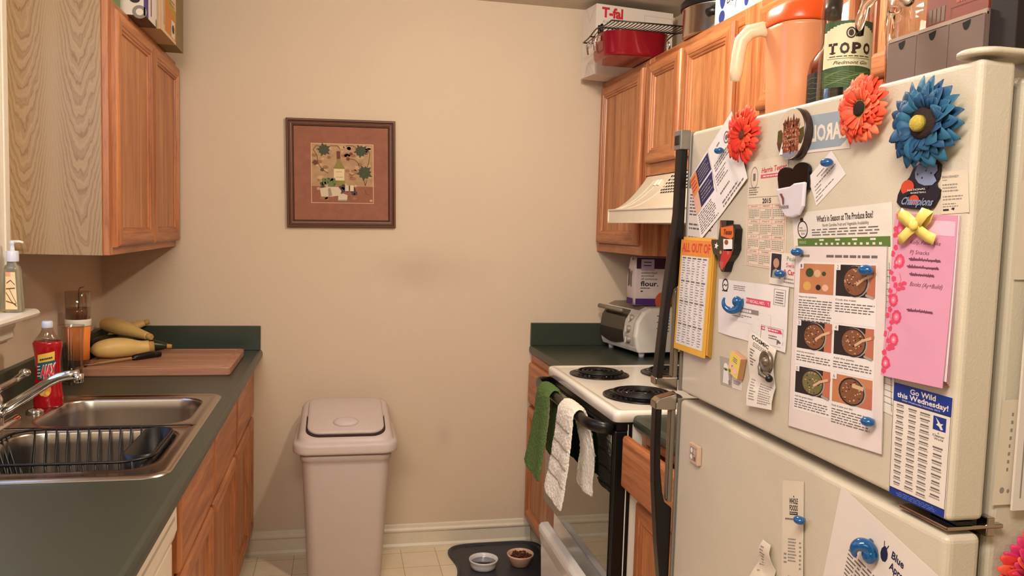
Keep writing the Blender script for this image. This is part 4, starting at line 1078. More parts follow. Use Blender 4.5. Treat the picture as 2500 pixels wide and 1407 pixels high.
mb = MB(); mb.box(.6625, .6715, 1.489, 1.507, .892, 1.088, M_sil); mb.box(.6595, .6625, 1.492, 1.504, .897, 1.086, M_sil); mb.build('silver_insert', ld, bevel=.002)
mb = MB(); mb.prism([(.6245, 1.486, 1.150), (.6250, 1.486, 1.136), (.6330, 1.486, 1.130), (.672, 1.486, 1.122), (.672, 1.486, 1.151)], (0, .030, 0), M_nick); mb.build('handle_bracket', fd, bevel=.002)
mb = MB(); mb.prism([(.6265, 1.486, 1.086), (.6265, 1.486, 1.100), (.6350, 1.486, 1.108), (.672, 1.486, 1.1175), (.672, 1.486, 1.084), (.650, 1.486, 1.084)], (0, .030, 0), M_nick); mb.build('handle_bracket', ld, bevel=.002)
mb = MB(); mb.box(.6535, .674, 1.482, 1.516, 1.606, 1.644, M_fgs); mb.box(.652, .6545, 1.488, 1.510, 1.615, 1.634, M_fh); mb.build('handle_cap', fd, bevel=.002)
# top hinge cover, middle hinge
mb = MB()
mb.loft([[(x, y, z) for x, y in rr(.667 + i, .860 - i, .744 + i, .795 - i, .022, 6)] for z, i in ((1.6440, .003), (1.6450, 0), (1.6495, 0), (1.6515, .002), (1.6522, .006))], M_fg)
mb.box(.752, .858, .752, .79, 1.6285, 1.6455, M_fg)
mb.build('top_hinge_cover', t)
mb = MB(); mb.box(.676, .752, .7555, .835, 1.1135, 1.118, M_nick); mb.box(.690, .712, .7565, .80, 1.1185, 1.1235, M_bkm); mb.lathe([(.006, -.003), (.006, .010)], (.70, .775, 1.1115), M_nick, 12)
mb.box(.730, .7405, .7560, .772, 1.104, 1.126, M_nick)
mb.build('middle_hinge', t, bevel=.001)

# ------------------------------------------------------------------ papers on the freezer door
M_pap = mat('white paper', 'd8cbbf', rough=.85, noise=.02); M_pap2 = mat('cream paper', 'd3c3ac', rough=.85); M_papb = mat('bright paper', 'dfd5cf', rough=.85)
M_gry = mat('grey print', '8a8078', rough=.7, noise=0); M_txt = mat('small print', '6a5f58', rough=.7, noise=0); M_nav = mat('navy print', '2b2654', rough=.6, noise=0)
M_prd = mat('red print', 'c4283a', rough=.6, noise=0); M_pnk = mat('pinkish red print', 'd04a62', rough=.6, noise=0)
def paper(name, label, cat, corners, lay, draw, mt=None, lift=None, group=None, face='door', nu=8, nv=8, th=.0004):
    """one sheet of paper on the fridge; corners (y,z) on the door face"""
    c = [sum(p[i] for p in corners) / 4 for i in (0, 1)]
    mb = MB(); s = plane_sheet(mb, corners, XF - .0004 - lay * .0011, lift=lift, step=1 if lift else 0)
    s.base(mt or M_pap, nu if lift else 1, nv if lift else 1, th=th)
    s.asp = (Vector(corners[0]) - Vector(corners[1])).length / (Vector(corners[0]) - Vector(corners[3])).length
    draw(s)
    o = mb.build(name); 
    off = Vector((XF - .0004, c[0], c[1]))
    for v in o.data.vertices: v.co -= off
    o.location = off
    tag(o, label, cat, group)
    return o
R1 = random.Random(21)
GP = 'papers stuck on the fridge doors'
def d_sheet(s):
    s.lines(.05, .08, .92, .45, 7, M_txt, R1, ragged=.5); s.lines(.05, .55, .9, .68, 2, M_txt, R1); s.lines(.05, .76, .9, .90, 2, M_txt, R1)
paper('printed_letter', 'white letter hanging behind the tilted leaflet at the fridge handle side', 'letter', [(1.478, 1.530), (1.350, 1.522), (1.350, 1.405), (1.478, 1.410)], 0, d_sheet)
def d_letter(s):
    s.rect(.0, .03, .44, .30, M_nav); s.rect(0, .33, .44, .60, M_nav); s.rect(.0, .02, .15, .34, mat('orange block', 'd98a4e', rough=.6), 2); s.rect(.0, .33, .12, .62, mat('peach block', 'd8a88e', rough=.6), 2)
    s.lines(.18, .06, .42, .27, 5, M_gry, R1, 3); s.lines(.16, .36, .42, .56, 4, M_gry, R1, 3); s.lines(.01, .05, .13, .28, 4, M_prd, R1, 3)
    s.line([(.45, 0), (.45, 1)], .006, M_gry, 2)
    s.lines(.03, .64, .42, .96, 9, M_txt, R1); s.ring(.82, .20, .055, .055 * s.asp, .25, M_txt); s.disc(.82, .20, .025, .025 * s.asp, M_txt, 2)
    s.lines(.62, .10, .70, .16, 1, M_txt, R1); s.lines(.50, .30, .88, .42, 3, M_txt, R1); s.lines(.48, .45, .72, .62, 4, M_txt, R1, ragged=.5); s.lines(.50, .72, .74, .78, 1, M_txt, R1); s.lines(.50, .86, .95, .97, 2, M_txt, R1, ragged=.4)
paper('folded_leaflet', 'folded leaflet with a navy block, tilted, beside the fridge handle', 'leaflet', [(1.4740, 1.549), (1.3141, 1.6578), (1.2398, 1.537), (1.4069, 1.4304)], 1.2, d_letter, M_papb, lift=lambda u, v: .004 * abs(u - .45) * v * 1.6)
# calendar strip
def d_cal(s):
    s.text('Harris Teeter', .36, .075, .97, .125, M_prd, 2, bold=.015, slant=.25, drop=-.012); s.rect(.34, .140, 1.0, .175, M_pnk, 2); s.lines(.40, .150, .94, .166, 1, M_pap, R1, 3, fill=.7)
    s.ring(.17, .16, .10, .10 * s.asp * 1.5, .12, M_gry); s.rect(.14, .12, .20, .19, M_txt, 2); s.lines(.04, .245, .34, .33, 4, M_txt, R1, ragged=.4)
    s.rect(.03, .345, .97, .349, M_txt); s.text('2015', .40, .360, .62, .405, M_ink, 2, bold=.03)
    months = ['JANUARY', 'FEBRUARY', 'MARCH', 'APRIL', 'MAY', 'JUNE', 'JULY', 'AUGUST', 'SEPTEMBER', 'OCTOBER', 'NOVEMBER', 'DECEMBER']
    for k, m_ in enumerate(months):
        cx = k % 3; cy = k // 3; x = .05 + cx * .31; y = .425 + cy * .142
        s.text(m_, x + .06, y, x + .24, y + .013, M_prd if 0 else M_txt, 2)
        s.rect(x, y + .018, x + .29, y + .030, mat('calendar tint', 'd9a79c', rough=.8), 1)
        for r_ in range(5):
            for q in range(7):
                if (r_ == 0 and q < (k * 3) % 6) or (r_ == 4 and q > (k * 2 + 3) % 7): continue
                s.rect(x + .012 + q * .039, y + .038 + r_ * .018, x + .030 + q * .039, y + .048 + r_ * .018, M_txt, 2)
    for y in (.418, .556, .698, .840, .985): s.rect(.03, y, .97, y + .002, M_prd, 2)
    for x in (.03, .345, .655, .965): s.rect(x, .418, x + .005, .985, M_prd, 2)
paper('wall_calendar', 'narrow one-page year calendar on the freezer door', 'calendar', [(1.2467, 1.5642), (1.1243, 1.5660), (1.1170, 1.3877), (1.2400, 1.3908)], 0, d_cal, M_pap2)
# reversed transfer sticker
M_dec = mat('decal blue grey', '8e98a0', rough=.6)
def d_dec(s):
    s.poly([(0, 0), (.985, 0), (.985, .70), (.80, .92), (0, .93)], M_dec, 1)
    s.text('CAROLI', .10, .27, .99, .70, mat('decal letters', 'd8cbb8', rough=.6), 2, bold=.035, mirror=True)
paper('transfer_sticker', 'blue-grey sticker with mirrored letters between the round magnet and coral flower', 'sticker', [(1.0840, 1.6195), (.9776, 1.6155), (.9724, 1.5629), (1.0790, 1.5650)], 0, d_dec, M_pap)
def d_note(s):
    for i, (a, b, w) in enumerate(((.30, .60, 0), (.42, .70, 1), (.12, .92, 2), (.10, .35, 3), (.10, .30, 4), (.05, .75, 5), (.03, .28, 6))):
        s.lines(a, .20 + i * .11, b, .24 + i * .11, 1, M_txt, R1, fill=.8, ragged=.1)
paper('note_card', 'small tilted white note card under a blue pin magnet', 'note', [(1.0635, 1.5263), (1.0091, 1.5620), (.9786, 1.5278), (1.0430, 1.4864)], 0, d_note, M_papb, lift=lambda u, v: .004 * (1 - v) ** 2)
def d_photo(s):
    s.rect(.05, .05, .42, .80, M_ink); s.disc(.24, .34, .11, .15, mat('photo skin', 'b08468', rough=.7), 2); s.poly([(.10, .80), (.13, .58), (.24, .50), (.35, .58), (.38, .80)], mat('photo coat', '8b8b7a', rough=.7), 3)
    G = mat('green print', '6f8a62', rough=.7, noise=0)
    s.text('Peak', .62, .08, .92, .22, G, 2); s.text('Swiss', .60, .28, .96, .42, M_prd, 2); s.text('& Cara', .52, .48, .98, .64, M_prd, 2, bold=.02); s.lines(.55, .72, .97, .93, 2, M_gry, R1)
paper('photo_card', 'small card with a portrait photo pinned beside the recipe sheet', 'card', [(1.1596, 1.4166), (1.0802, 1.4144), (1.0806, 1.3639), (1.1594, 1.3655)], 1, d_photo, M_pap)
def d_env(s):
    s.ring(.11, .10, .05, .05 * s.asp, .25, M_ink); s.line([(.08, .12), (.10, .08), (.12, .12), (.14, .08)], .012, M_ink, 2); s.lines(.06, .19, .17, .22, 1, M_ink, R1, fill=.8); s.lines(.24, .07, .42, .17, 3, M_txt, R1)
    s.rect(.44, .26, .78, .36, M_pnk, 2); s.text('SAFETY RECALL NOTICE', .36, .285, .76, .335, M_papb, 3, bold=.02)
    s.frame(.82, .05, .97, .30, .006, M_gry, 2); s.lines(.84, .08, .95, .28, 5, M_txt, R1, 2, center=True)
    s.rect(.36, .45, .62, .53, M_gry, 2); s.lines(.37, .465, .61, .52, 1, M_papb, R1, 3, fill=.8); s.frame(.12, .48, .80, .70, .004, mat('envelope window', 'cfc2b8', rough=.4), 1)
    s.lines(.35, .57, .62, .60, 1, M_txt, R1); s.lines(.22, .60, .45, .63, 1, M_txt, R1)
    s.rect(.67, .68, .96, .74, M_pnk, 2); s.lines(.69, .695, .94, .725, 1, M_papb, R1, 3, fill=.7); s.frame(.67, .66, .96, .95, .004, M_txt, 3)
    s.lines(.78, .78, .92, .86, 2, M_txt, R1); s.rect(.88, .84, .95, .92, M_txt, 2)
paper('recall_envelope', 'white envelope with a red safety recall notice strip under a big blue curl magnet', 'envelope', [(1.3311, 1.3609), (1.0985, 1.3637), (1.0985, 1.2630), (1.3257, 1.2645)], 0, d_env, M_papb, lift=lambda u, v: .0015 + .003 * max(0, u - .5) + .0012 * math.sin(u * 14 + v * 5) * v)
def d_rec(s):
    s.text('COSMIC', .10, .02, .75, .075, M_ink, 2, bold=.03); s.lines(.15, .10, .8, .17, 3, M_txt, R1, 2, center=True); s.lines(.10, .20, .35, .45, 6, M_txt, R1, ragged=.6); s.lines(.78, .22, .95, .60, 9, M_txt, R1, ragged=.5)
    s.lines(.08, .62, .35, .92, 8, M_gry, R1, ragged=.5); s.lines(.45, .64, .95, .95, 9, M_gry, R1, ragged=.3)
paper('curled_receipt', 'crumpled till receipt held by a grey reel-shaped magnet on the freezer door', 'receipt', [(1.2050, 1.2830), (1.1220, 1.2640), (1.1150, 1.1700), (1.1930, 1.1600)], 2, d_rec, mat('receipt paper', 'd9cdbe', rough=.85), lift=lambda u, v: .002 + .005 * abs(math.sin(v * 5.2)) + .008 * max(0, v - .65))
def d_cow(s):
    s.rect(0, 0, .56, 1, mat('grey card', 'a79c8c', rough=.8), 1); s.disc(.28, .32, .10, .13, M_papb, 2); s.poly([(.18, .40), (.38, .40), (.44, .92), (.12, .92)], M_papb, 2); s.ring(.28, .42, .10, .05, .35, M_txt, 3); s.disc(.45, .84, .06, .10, M_gry, 3)
    s.lines(.62, .70, .95, .85, 3, M_txt, R1)
paper('greeting_card', 'small grey card with a white animal drawing low on the freezer door', 'card', [(1.3160, 1.2230), (1.2330, 1.2245), (1.2310, 1.1760), (1.3080, 1.1730)], 0, d_cow, M_pap)
# produce box season chart
M_grn2 = mat('green bar', '56702a', rough=.6, noise=0)
def d_season(s):
    s.text("What's in Season at The Produce Box?", .28, .030, .84, .066, M_ink, 2, bold=.02); s.text('North Carolina Fruit and Vegetable Availability', .34, .078, .80, .096, M_txt, 2, bold=.01)
    s.lines(.22, .104, .92, .150, 3, M_txt, R1, ragged=.12)
    s.ring(.115, .105, .060, .060 * s.asp, .16, M_ink); s.disc(.11, .045, .02, .012, M_ink, 2); s.text('THE', .075, .090, .115, .100, M_ink, 3); s.text('PRODUCE', .075, .107, .155, .118, M_ink, 3); s.text('BOX', .10, .125, .14, .137, M_ink, 3)
    s.rect(.05, .160, .985, .210, M_grn2, 2); s.text('PRODUCE', .07, .175, .15, .192, mat('bar text', 'c8c48c', rough=.6), 3)
    for i in range(12): s.rect(.25 + i * .058, .188, .275 + i * .058, .200, M_pap, 3)
    for i in range(4): s.rect(.30 + i * .17, .167, .35 + i * .17, .177, M_pap, 3)
    s.rect(.60, .222, .78, .227, M_prd, 2); s.disc(.69, .2245, .014, .012, M_prd, 3)
    for i in range(22): s.rect(.88, .32 + i * .030, .985, .3225 + i * .030, M_txt, 2)
    s.rect(.97, .285, .974, .985, M_txt, 2)
ss = [(1.1050, 1.4760), (.8810, 1.4880), (.8500, 1.2230), (1.0560, 1.2380)]
paper('season_chart', 'white produce season chart behind the recipe sheet', 'chart', ss, 0, d_season, mat('season paper', 'd9cfc2', rough=.85))
# recipe sheet with six step photos
M_ppan = mat('photo pan dark', '241612', rough=.7); M_pfood = mat('photo food', '7a4a2c', rough=.7, noise=.45, nscale=260); M_pfood2 = mat('photo food green', '6e6238', rough=.7, noise=.5, nscale=260)
M_pboard = mat('photo board', 'b9764e', rough=.7, noise=.1); M_phand = mat('photo hand', 'b4664a', rough=.7); M_pmet = mat('photo pan rim', '9d9488', rough=.6); M_pspn = mat('photo spoon', 'caa27c', rough=.7)
def step(s, u0, v0, u1, v1, k):
    W, H = u1 - u0, v1 - v0; p = lambda a, b: (u0 + W * a, v0 + H * b)
    if k == 1:
        s.rect(u0, v0, u1, v1, M_pboard, 2)
        for a, b, r_, m_ in ((.30, .30, .12, mat('photo herb', '33421c', rough=.7, noise=.4, nscale=300)), (.53, .32, .10, M_pspn), (.72, .32, .06, mat('photo herb', '33421c')), (.24, .75, .12, mat('photo cheese', 'c99a4e', rough=.7)), (.57, .78, .075, M_ppan), (.77, .78, .09, mat('photo onion', 'd8a890', rough=.7))):
            s.disc(*p(a, b), W * r_, H * r_ * 1.25, m_, 3)
        return
    if k == 6: s.rect(u0, v0, u1, v1, M_pboard, 2); s.rect(*p(.70, .30), *p(1, 1), M_phand, 3)
    else: s.rect(u0, v0, u1, v1, M_ppan, 2); s.rect(*p(.80, .0), *p(1, 1), M_phand, 3)
    s.disc(*p(.52, .52), W * .34, H * .50, M_pmet, 4); s.disc(*p(.50, .52), W * .325, H * .485, M_ppan, 5); s.disc(*p(.51, .52), W * .29, H * .43, M_pfood2 if k == 5 else M_pfood, 6)
    if k in (2, 3, 4, 5): s.line([p(.55, .62), p(.74, .42), p(.95, .30)], W * .035, M_pspn, 8); s.disc(*p(.90, .25), W * .12, H * .13, M_phand, 7)
    if k == 6: s.line([p(.52, .30), p(.80, .35)], W * .05, M_pspn, 8)
    if k in (2, 4, 5): s.line([p(.78, .92), p(.98, 1.0)], W * .03, M_pmet, 8)
    rr_ = random.Random(k)
    for _ in range(26):
        a = rr_.random() * 6.28; q = rr_.random() ** .5
        s.disc(u0 + W * (.51 + .26 * q * math.cos(a)), v0 + H * (.52 + .38 * q * math.sin(a)), W * .022, H * .022, M_pspn if _ % 3 else M_ppan, 7, 6)
def d_recipe(s):
    s.lines(.06, .045, .20, .062, 1, M_txt, R1, fill=.8); s.lines(.38, .045, .92, .062, 1, M_txt, R1, fill=.8, ragged=.02)
    cells = {1: (.07, .095, .475, .255), 2: (.50, .095, .90, .255), 3: (.07, .405, .475, .555), 4: (.50, .405, .90, .555), 5: (.07, .655, .475, .800), 6: (.50, .655, .90, .800)}
    caps = {1: ('Prepare the ingredients:', 9), 2: ('Cook the meat:', 4), 3: ('Add the aromatics:', 3), 4: ('Add the pasta:', 3), 5: ('Add the green beans:', 4), 6: ('Finish & plate your dish:', 6)}
    for k, (a, b, c, d) in cells.items():
        s.rect(a - .012, b - .008, c + .012, b + .30 if k < 3 else b + .24, M_papb, 1)
        step(s, a, b, c, d, k)
        s.rect(a - .004, b - .004, a + .05, b + .028, M_papb, 9); s.text(str(k), a + .012, b + .002, a + .032, b + .022, M_txt, 10)
        tx, n_ = caps[k]
        s.text(tx, a, d + .014, a + .22, d + .024, M_txt, 2, bold=.02); s.lines(a, d + .032, c, d + .032 + n_ * .0135, n_, M_txt, R1, 2, ragged=.10, fill=.42)
    s.frame(.0, .0, 1, 1, .004, M_gry, 1, s.asp)
paper('recipe_sheet', 'recipe sheet with six step photos in a plastic sleeve, centre of the freezer door', 'recipe', [(1.0866, 1.4272), (.8811, 1.4330), (.8660, 1.1700), (1.0807, 1.1534)], 2, d_recipe, mat('recipe paper', 'dccbc4', rough=.45, noise=.05))
# business card
def d_card(s):
    s.text('BRIAN KENNEDY', .06, .10, .68, .155, M_gry, 2, bold=.02); s.lines(.06, .19, .30, .22, 1, M_gry, R1, fill=.7); s.lines(.06, .28, .75, .50, 3, M_gry, R1, ragged=.3); s.lines(.06, .56, .9, .70, 2, M_gry, R1, ragged=.2); s.lines(.05, .74, .9, .86, 2, M_gry, R1, ragged=.5)
    s.rect(.06, .885, .28, .93, M_ink, 2); s.poly([(.36, .90), (.42, .86), (.50, .87), (.46, .93), (.42, .91)], M_ink, 2)
paper('business_card', 'cream business card right of the dark team magnet on the freezer door', 'card', [(.8010, 1.5202), (.7600, 1.5203), (.7540, 1.4735), (.7946, 1.4718)], 0, d_card, M_pap2)
# blue schedule
M_roy = mat('royal blue', '17307f', rough=.5, noise=0); M_sw = mat('schedule white', 'dccfc2', rough=.7)
def serif(s, txt, u0, v0, u1, v1, mt, lv, bold=.02): s.text(txt, u0, v0, u1, v1, mt, lv, bold=bold)
def d_wild(s):
    s.rect(0, 0, 1, .155, M_roy, 1); s.text('Go Wild', .30, .018, .74, .065, M_sw, 2, bold=.025); s.text('this Wednesday!', .07, .072, .95, .118, M_sw, 2, bold=.025); s.text('Wild Wednesday Schedule 2015', .16, .130, .82, .144, M_sw, 2)
    s.rect(0, .935, 1, 1, M_roy, 1); s.lines(.12, .945, .88, .99, 3, mat('blue lettering', '5a6ab0', rough=.5), R1, 2, center=True)
    def col(u0, u1, v0, v1, n_):
        h = (v1 - v0) / n_
        for i in range(n_):
            a = v0 + i * h; w = (u1 - u0) * (.75 + .2 * R1.random()); s.rect(u0 + (u1 - u0 - w) / 2, a, u0 + (u1 - u0 + w) / 2, a + h * .24, M_txt, 2)
            s.lines(u0, a + h * .36, u1, a + h * .62, 1, M_gry, R1, 2, ragged=.3, center=True, fill=.7)
    col(.06, .21, .18, .92, 15); col(.28, .44, .19, .92, 15); col(.49, .67, .19, .93, 15); col(.73, .91, .44, .90, 8)
    s.rect(.72, .185, .93, .30, M_roy, 2); s.poly([(.76, .195), (.80, .215), (.84, .24), (.89, .235), (.86, .255), (.89, .285), (.85, .29), (.82, .265), (.77, .255), (.80, .24)], M_sw, 3)
    s.text('A', .80, .315, .83, .330, M_txt, 2, bold=.02); s.text('Cleaner', .72, .335, .92, .355, M_txt, 2, bold=.02); s.text('World', .75, .362, .90, .382, M_txt, 2, bold=.02)
    s.frame(.0, .155, .998, .936, .006, M_ink, 2)
paper('schedule_magnet', 'blue and white schedule sheet at the lower near corner of the freezer door', 'schedule', [(.8540, 1.2655), (.7575, 1.2663), (.7575, 1.1285), (.8500, 1.1262)], 0, d_wild, M_sw, th=.0012)

# ---- pads with thickness
M_ylo = mat('pad yellow', 'd8a23c', rough=.7); M_orp = mat('pad orange', 'd8843c', rough=.7); M_ors = mat('pad letters', 'cf3f22', rough=.7, noise=0)
t = thing('shopping_list_pad', 'yellow list pad with orange heading hanging at the handle side of the freezer door', 'notepad', (.668, 1.415, 1.32))
mb = MB(); A = [(1.4780, 1.4288), (1.3420, 1.4280), (1.3490, 1.2124), (1.4860, 1.2112)]
s = plane_sheet(mb, A, XF - .0006, lift=lambda u, v: .0095 + .003 * v, top=.002)
s.base(M_ylo, 8, 8, th=.0022)
s.rect(.02, 0.0, .99, .135, M_orp, 1); s.text('ALL OUT OF', .05, .025, .95, .105, M_ors, 2, bold=.03)
s.rect(.06, .145, .92, .945, M_papb, 1)
heads = ['BREAD', 'CANNED', 'DAIRY', 'BAKING', 'FROZEN']
for c in range(5):
    x = .09 + c * .165; s.rect(x + .15, .15, x + .153, .94, M_gry, 2)
    for k in range(34):
        if k in (0, 9, 17, 26): s.rect(x, .155 + k * .023, x + .12, .168 + k * .023, M_txt, 2)
        else: s.rect(x, .157 + k * .023, x + .05 + .07 * R1.random(), .163 + k * .023, M_txt, 2); 
        s.rect(x, .172 + k * .023, x + .145, .1728 + k * .023, M_gry, 2)
mb.build('front_page', t)
mb = MB()
for k in range(9):
    ss_ = plane_sheet(mb, [(y - .0006 * k, z + .0007 * k) for y, z in A], XF - .0006, lift=lambda u, v, k=k: .0005 + (.0010 + .0003 * v) * k, top=.0004); ss_.base(M_ylo if k % 3 else mat('pad pages', 'b98a4c', rough=.8), 1, 4)
mb.build('pages', t)
t = thing('notepad', 'pink floral notepad with a yellow ribbon bow and handwritten list', 'notepad', (.668, .82, 1.37))
M_pk = mat('pad pink', 'cf8ea6', rough=.75, noise=.05, nscale=20); M_pkr = mat('pad rose', 'd0405e', rough=.7, noise=0); M_pkl = mat('pad light pink', 'e7a9bd', rough=.7, noise=0)
mb = MB(); B_ = [(.8688, 1.4738), (.7662, 1.4700), (.7600, 1.2770), (.8638, 1.2725)]
s = plane_sheet(mb, B_, XF - .0008, lift=lambda u, v: .003 + .0095 * v ** 1.3, top=.0008)
s.base(M_pk, 8, 10, th=.0008); s.asp = .52
s.rect(.30, .035, .98, .12, mat('pad tear strip', 'e3b3c4', rough=.7), 1)
rnd = random.Random(8)
for k in range(26):
    v = .02 + k * .038; u = .055 + .05 * math.sin(k * 1.9) ; s.poly([(u + .045 * math.cos(a) + .01, v + .020 * math.sin(a)) for a in [rnd.random() + j * 1.05 for j in range(6)]], M_pkr, 1)
for u, v, r_ in ((.12, .10, .085), (.15, .29, .09), (.10, .30, .05), (.10, .53, .085), (.18, .63, .09), (.17, .77, .085), (.07, .92, .08)):
    for k in range(9):
        a = 2 * PI * k / 9; s.disc(u + r_ * .6 * math.cos(a), v + r_ * .6 * s.asp * math.sin(a), r_ * .36, r_ * .36 * s.asp, M_pkr, 2, 10)
    s.disc(u, v, r_ * .5, r_ * .5 * s.asp, mat('pad rose light', 'e0708a', rough=.7, noise=0), 3); s.disc(u, v, r_ * .2, r_ * .2 * s.asp, M_pkl, 4)
for u, v in ((.20, .43), (.26, .42), (.17, .46), (.24, .45), (.10, .83), (.16, .82)): s.disc(u, v, .045, .012, M_pkr, 3, 10)
s.line([(.16, .36), (.20, .40), (.14, .48), (.06, .58), (.10, .68), (.04, .80), (.08, .90)], .006, M_pkr, 2)
M_pen = mat('pen ink', '6e3a4e', rough=.7, noise=0)
s.text('Kelly, Pieterdyke', .30, .155, .78, .180, M_pen, 2, slant=1.5); s.text('PJ Snacks', .31, .215, .62, .240, M_pen, 2, slant=1.5); s.text('Books (Ay+Build)', .35, .405, .86, .432, M_pen, 2, slant=1.5)
for v, a, b in ((.270, .32, .80), (.315, .30, .78), (.360, .35, .72), (.575, .36, .75)):
    s.line([(a + (b - a) * j / 22, v + .012 * (-1) ** j * rnd.random()) for j in range(23)], .006, M_pen, 2); s.line([(a - .02, v), (b + .01, v + .003)], .008, M_pen, 3); s.line([(a, v + .008), (b, v - .004)], .006, M_pen, 3)
fp = mb.build('front_page', t)
mb = MB()
for k in range(7):
    f = k / 7
    ss_ = plane_sheet(mb, [(.8688, 1.4735), (.7662 - .001, 1.4697), (.7645 - .001 * k, 1.2785 + .001 * k), (.8650, 1.2740 + .001 * k)], XF - .0006, lift=lambda u, v, f=f: .0002 + .0025 * f + .0085 * f * v ** 1.3, top=.0003); ss_.base(M_pk if k % 3 else M_papb, 1, 4)
mb.build('pages', t)
M_rbn = mat('yellow ribbon', 'e9cf6c', rough=.35, noise=.08, nscale=40)
mb = MB()
def ribbon(pts, w):
    P_ = [Vector(p) for p in pts]; n = len(P_); L_, R_ = [], []
    for i, p in enumerate(P_):
        d = (P_[min(i + 1, n - 1)] - P_[max(i - 1, 0)]).normalized(); q = Vector((0, d.z, -d.y)) * w / 2
        L_.append(p + q); R_.append(p - q)
    mb.loft([[L_[i], R_[i]] for i in range(n)], M_rbn, True, False, False, closed=False)
bc = Vector((.6655, .8215, 1.4590))
def rp(dy, dz, dx=0): return tuple(bc + Vector((-dx, dy, dz)))
ribbon([rp(0, 0, .002), rp(.010, .005, .007), rp(.022, .014, .009), rp(.028, .0165, .005), rp(.020, .010, .002), rp(.006, .001, .001)], .015)
ribbon([rp(0, 0, .002), rp(-.010, .006, .007), rp(-.020, .014, .009), rp(-.026, .017, .005), rp(-.018, .009, .002), rp(-.005, .001, .001)], .015)
ribbon([rp(0, 0, .003), rp(.010, -.008, .005), rp(.020, -.015, .004), rp(.029, -.0185, .002)], .013)
ribbon([rp(0, 0, .003), rp(-.010, -.007, .005), rp(-.021, -.013, .004), rp(-.031, -.0165, .002)], .013)
mb.ell(tuple(bc + Vector((-.006, 0, 0))), (.0045, .006, .0060), M_rbn, 14, 8)
bw = mb.build('ribbon_bow', t, solid=.0006); bw['label'] = 'yellow ribbon bow'

# ---- papers on the lower door
def d_wf(s):
    s.text('WHOLE', .34, .14, .74, .185, M_ink, 2, bold=.03); s.text('FOODS', .36, .195, .74, .240, M_ink, 2, bold=.03); s.rect(.36, .25, .74, .275, M_ink, 2); s.lines(.38, .255, .72, .268, 1, M_pap, R1, 3, fill=.5)
    s.poly([(.52, .13), (.56, .115), (.58, .135)], M_ink, 2); s.lines(.16, .30, .86, .32, 1, M_txt, R1, 2, fill=.7); s.lines(.30, .46, .70, .66, 8, M_gry, R1, 2, ragged=.2); s.lines(.10, .58, .25, .68, 3, M_gry, R1); s.lines(.82, .48, .92, .72, 7, M_gry, R1); s.lines(.30, .76, .80, .96, 6, M_gry, R1, ragged=.5)
paper('store_receipt', 'long straight till receipt on the lower fridge door under a small blue magnet', 'receipt', [(1.0890, 1.0660), (1.0330, 1.0820), (1.0130, .9010), (1.0740, .8780)], 0, d_wf, M_pap2, lift=lambda u, v: .001 + .003 * u * v)
def d_cr(s): s.lines(.15, .06, .6, .5, 9, M_gry, R1, ragged=.5); s.lines(.2, .6, .9, .95, 9, M_gry, R1, ragged=.3)
paper('crumpled_receipt', 'crumpled receipt at the bottom of the photo on the lower fridge door', 'receipt', [(1.1290, .9560), (1.1060, .9560), (1.0720, .8600), (1.1700, .8400)], 1, d_cr, M_pap2, lift=lambda u, v: .004 + .008 * abs(math.sin(u * 6 + v * 9)) * v + .004 * math.sin(v * 12))
M_dnv = mat('dark navy', '1e1a3c', rough=.6, noise=0)
def d_ap(s):
    s.text('Blue', .585, .070, .700, .106, M_dnv, 2, bold=.03); s.text('Apron', .585, .124, .745, .160, M_dnv, 2, bold=.03)
    s.poly([(.505, .088), (.52, .080), (.535, .088), (.552, .105), (.556, .128), (.545, .150), (.52, .158), (.50, .150), (.487, .130), (.490, .105)], M_dnv, 2); s.line([(.510, .09), (.500, .062)], .007, M_dnv, 2); s.line([(.532, .09), (.545, .066)], .007, M_dnv, 2)
    s.lines(.20, .25, .80, .97, 34, M_txt, R1, ragged=.15, fill=.4)
paper('meal_kit_letter', 'tilted white letter with a dark round emblem on the lower fridge door', 'letter', [(.9450, 1.1040), (.7530, 1.0580), (.8080, .7870), (1.0000, .8350)], 0, d_ap, M_pap, lift=lambda u, v: .0008)

# ------------------------------------------------------------------ magnets
M_blu = mat('translucent blue', '0c5894', rough=.10, trans=.25, ior=1.45, noise=0, coat=.6)
GM = 'blue bead magnets on the fridge'
def pin(y, z, label, lay=.002, r=.0078):
    t = thing('bead_magnet', label, 'magnet', (XF - lay - .006, y, z), GM)
    mb = MB(); x0 = XF - lay - .0005
    mb.xf = Matrix.Translation((x0, y, z)) @ Matrix.Rotation(-PI / 2, 4, 'Y')
    mb.lathe([(.0035, 0), (.004, .001), (.0026, .002), (.0022, .003)], (0, 0, 0), M_blu, 12)
    mb.build('stem', t)
    mb = MB(); mb.ell((x0 - .0085, y, z), (.0078, r * 1.25, r * .80), M_blu, 18, 10, rot=Matrix.Rotation(math.radians(12), 3, 'Z')); mb.build('bead', t)
pin(1.3300, 1.5900, 'blue bead magnet on the folded navy leaflet', .006)
pin(1.0020, 1.5450, 'blue bead magnet on the tilted note card', .006)
pin(1.0670, 1.4185, 'blue bead magnet at the top left corner of the recipe sheet', .004)
pin(1.1120, 1.3835, 'blue bead magnet on the portrait photo card', .003)
pin(.9070, 1.4010, 'blue bead magnet on the second step photo of the recipe', .004, .0088)
pin(.8840, 1.2085, 'blue bead magnet at the lower right of the recipe sheet', .004)
pin(1.0200, 1.0290, 'blue bead magnet on the long straight receipt', .005)
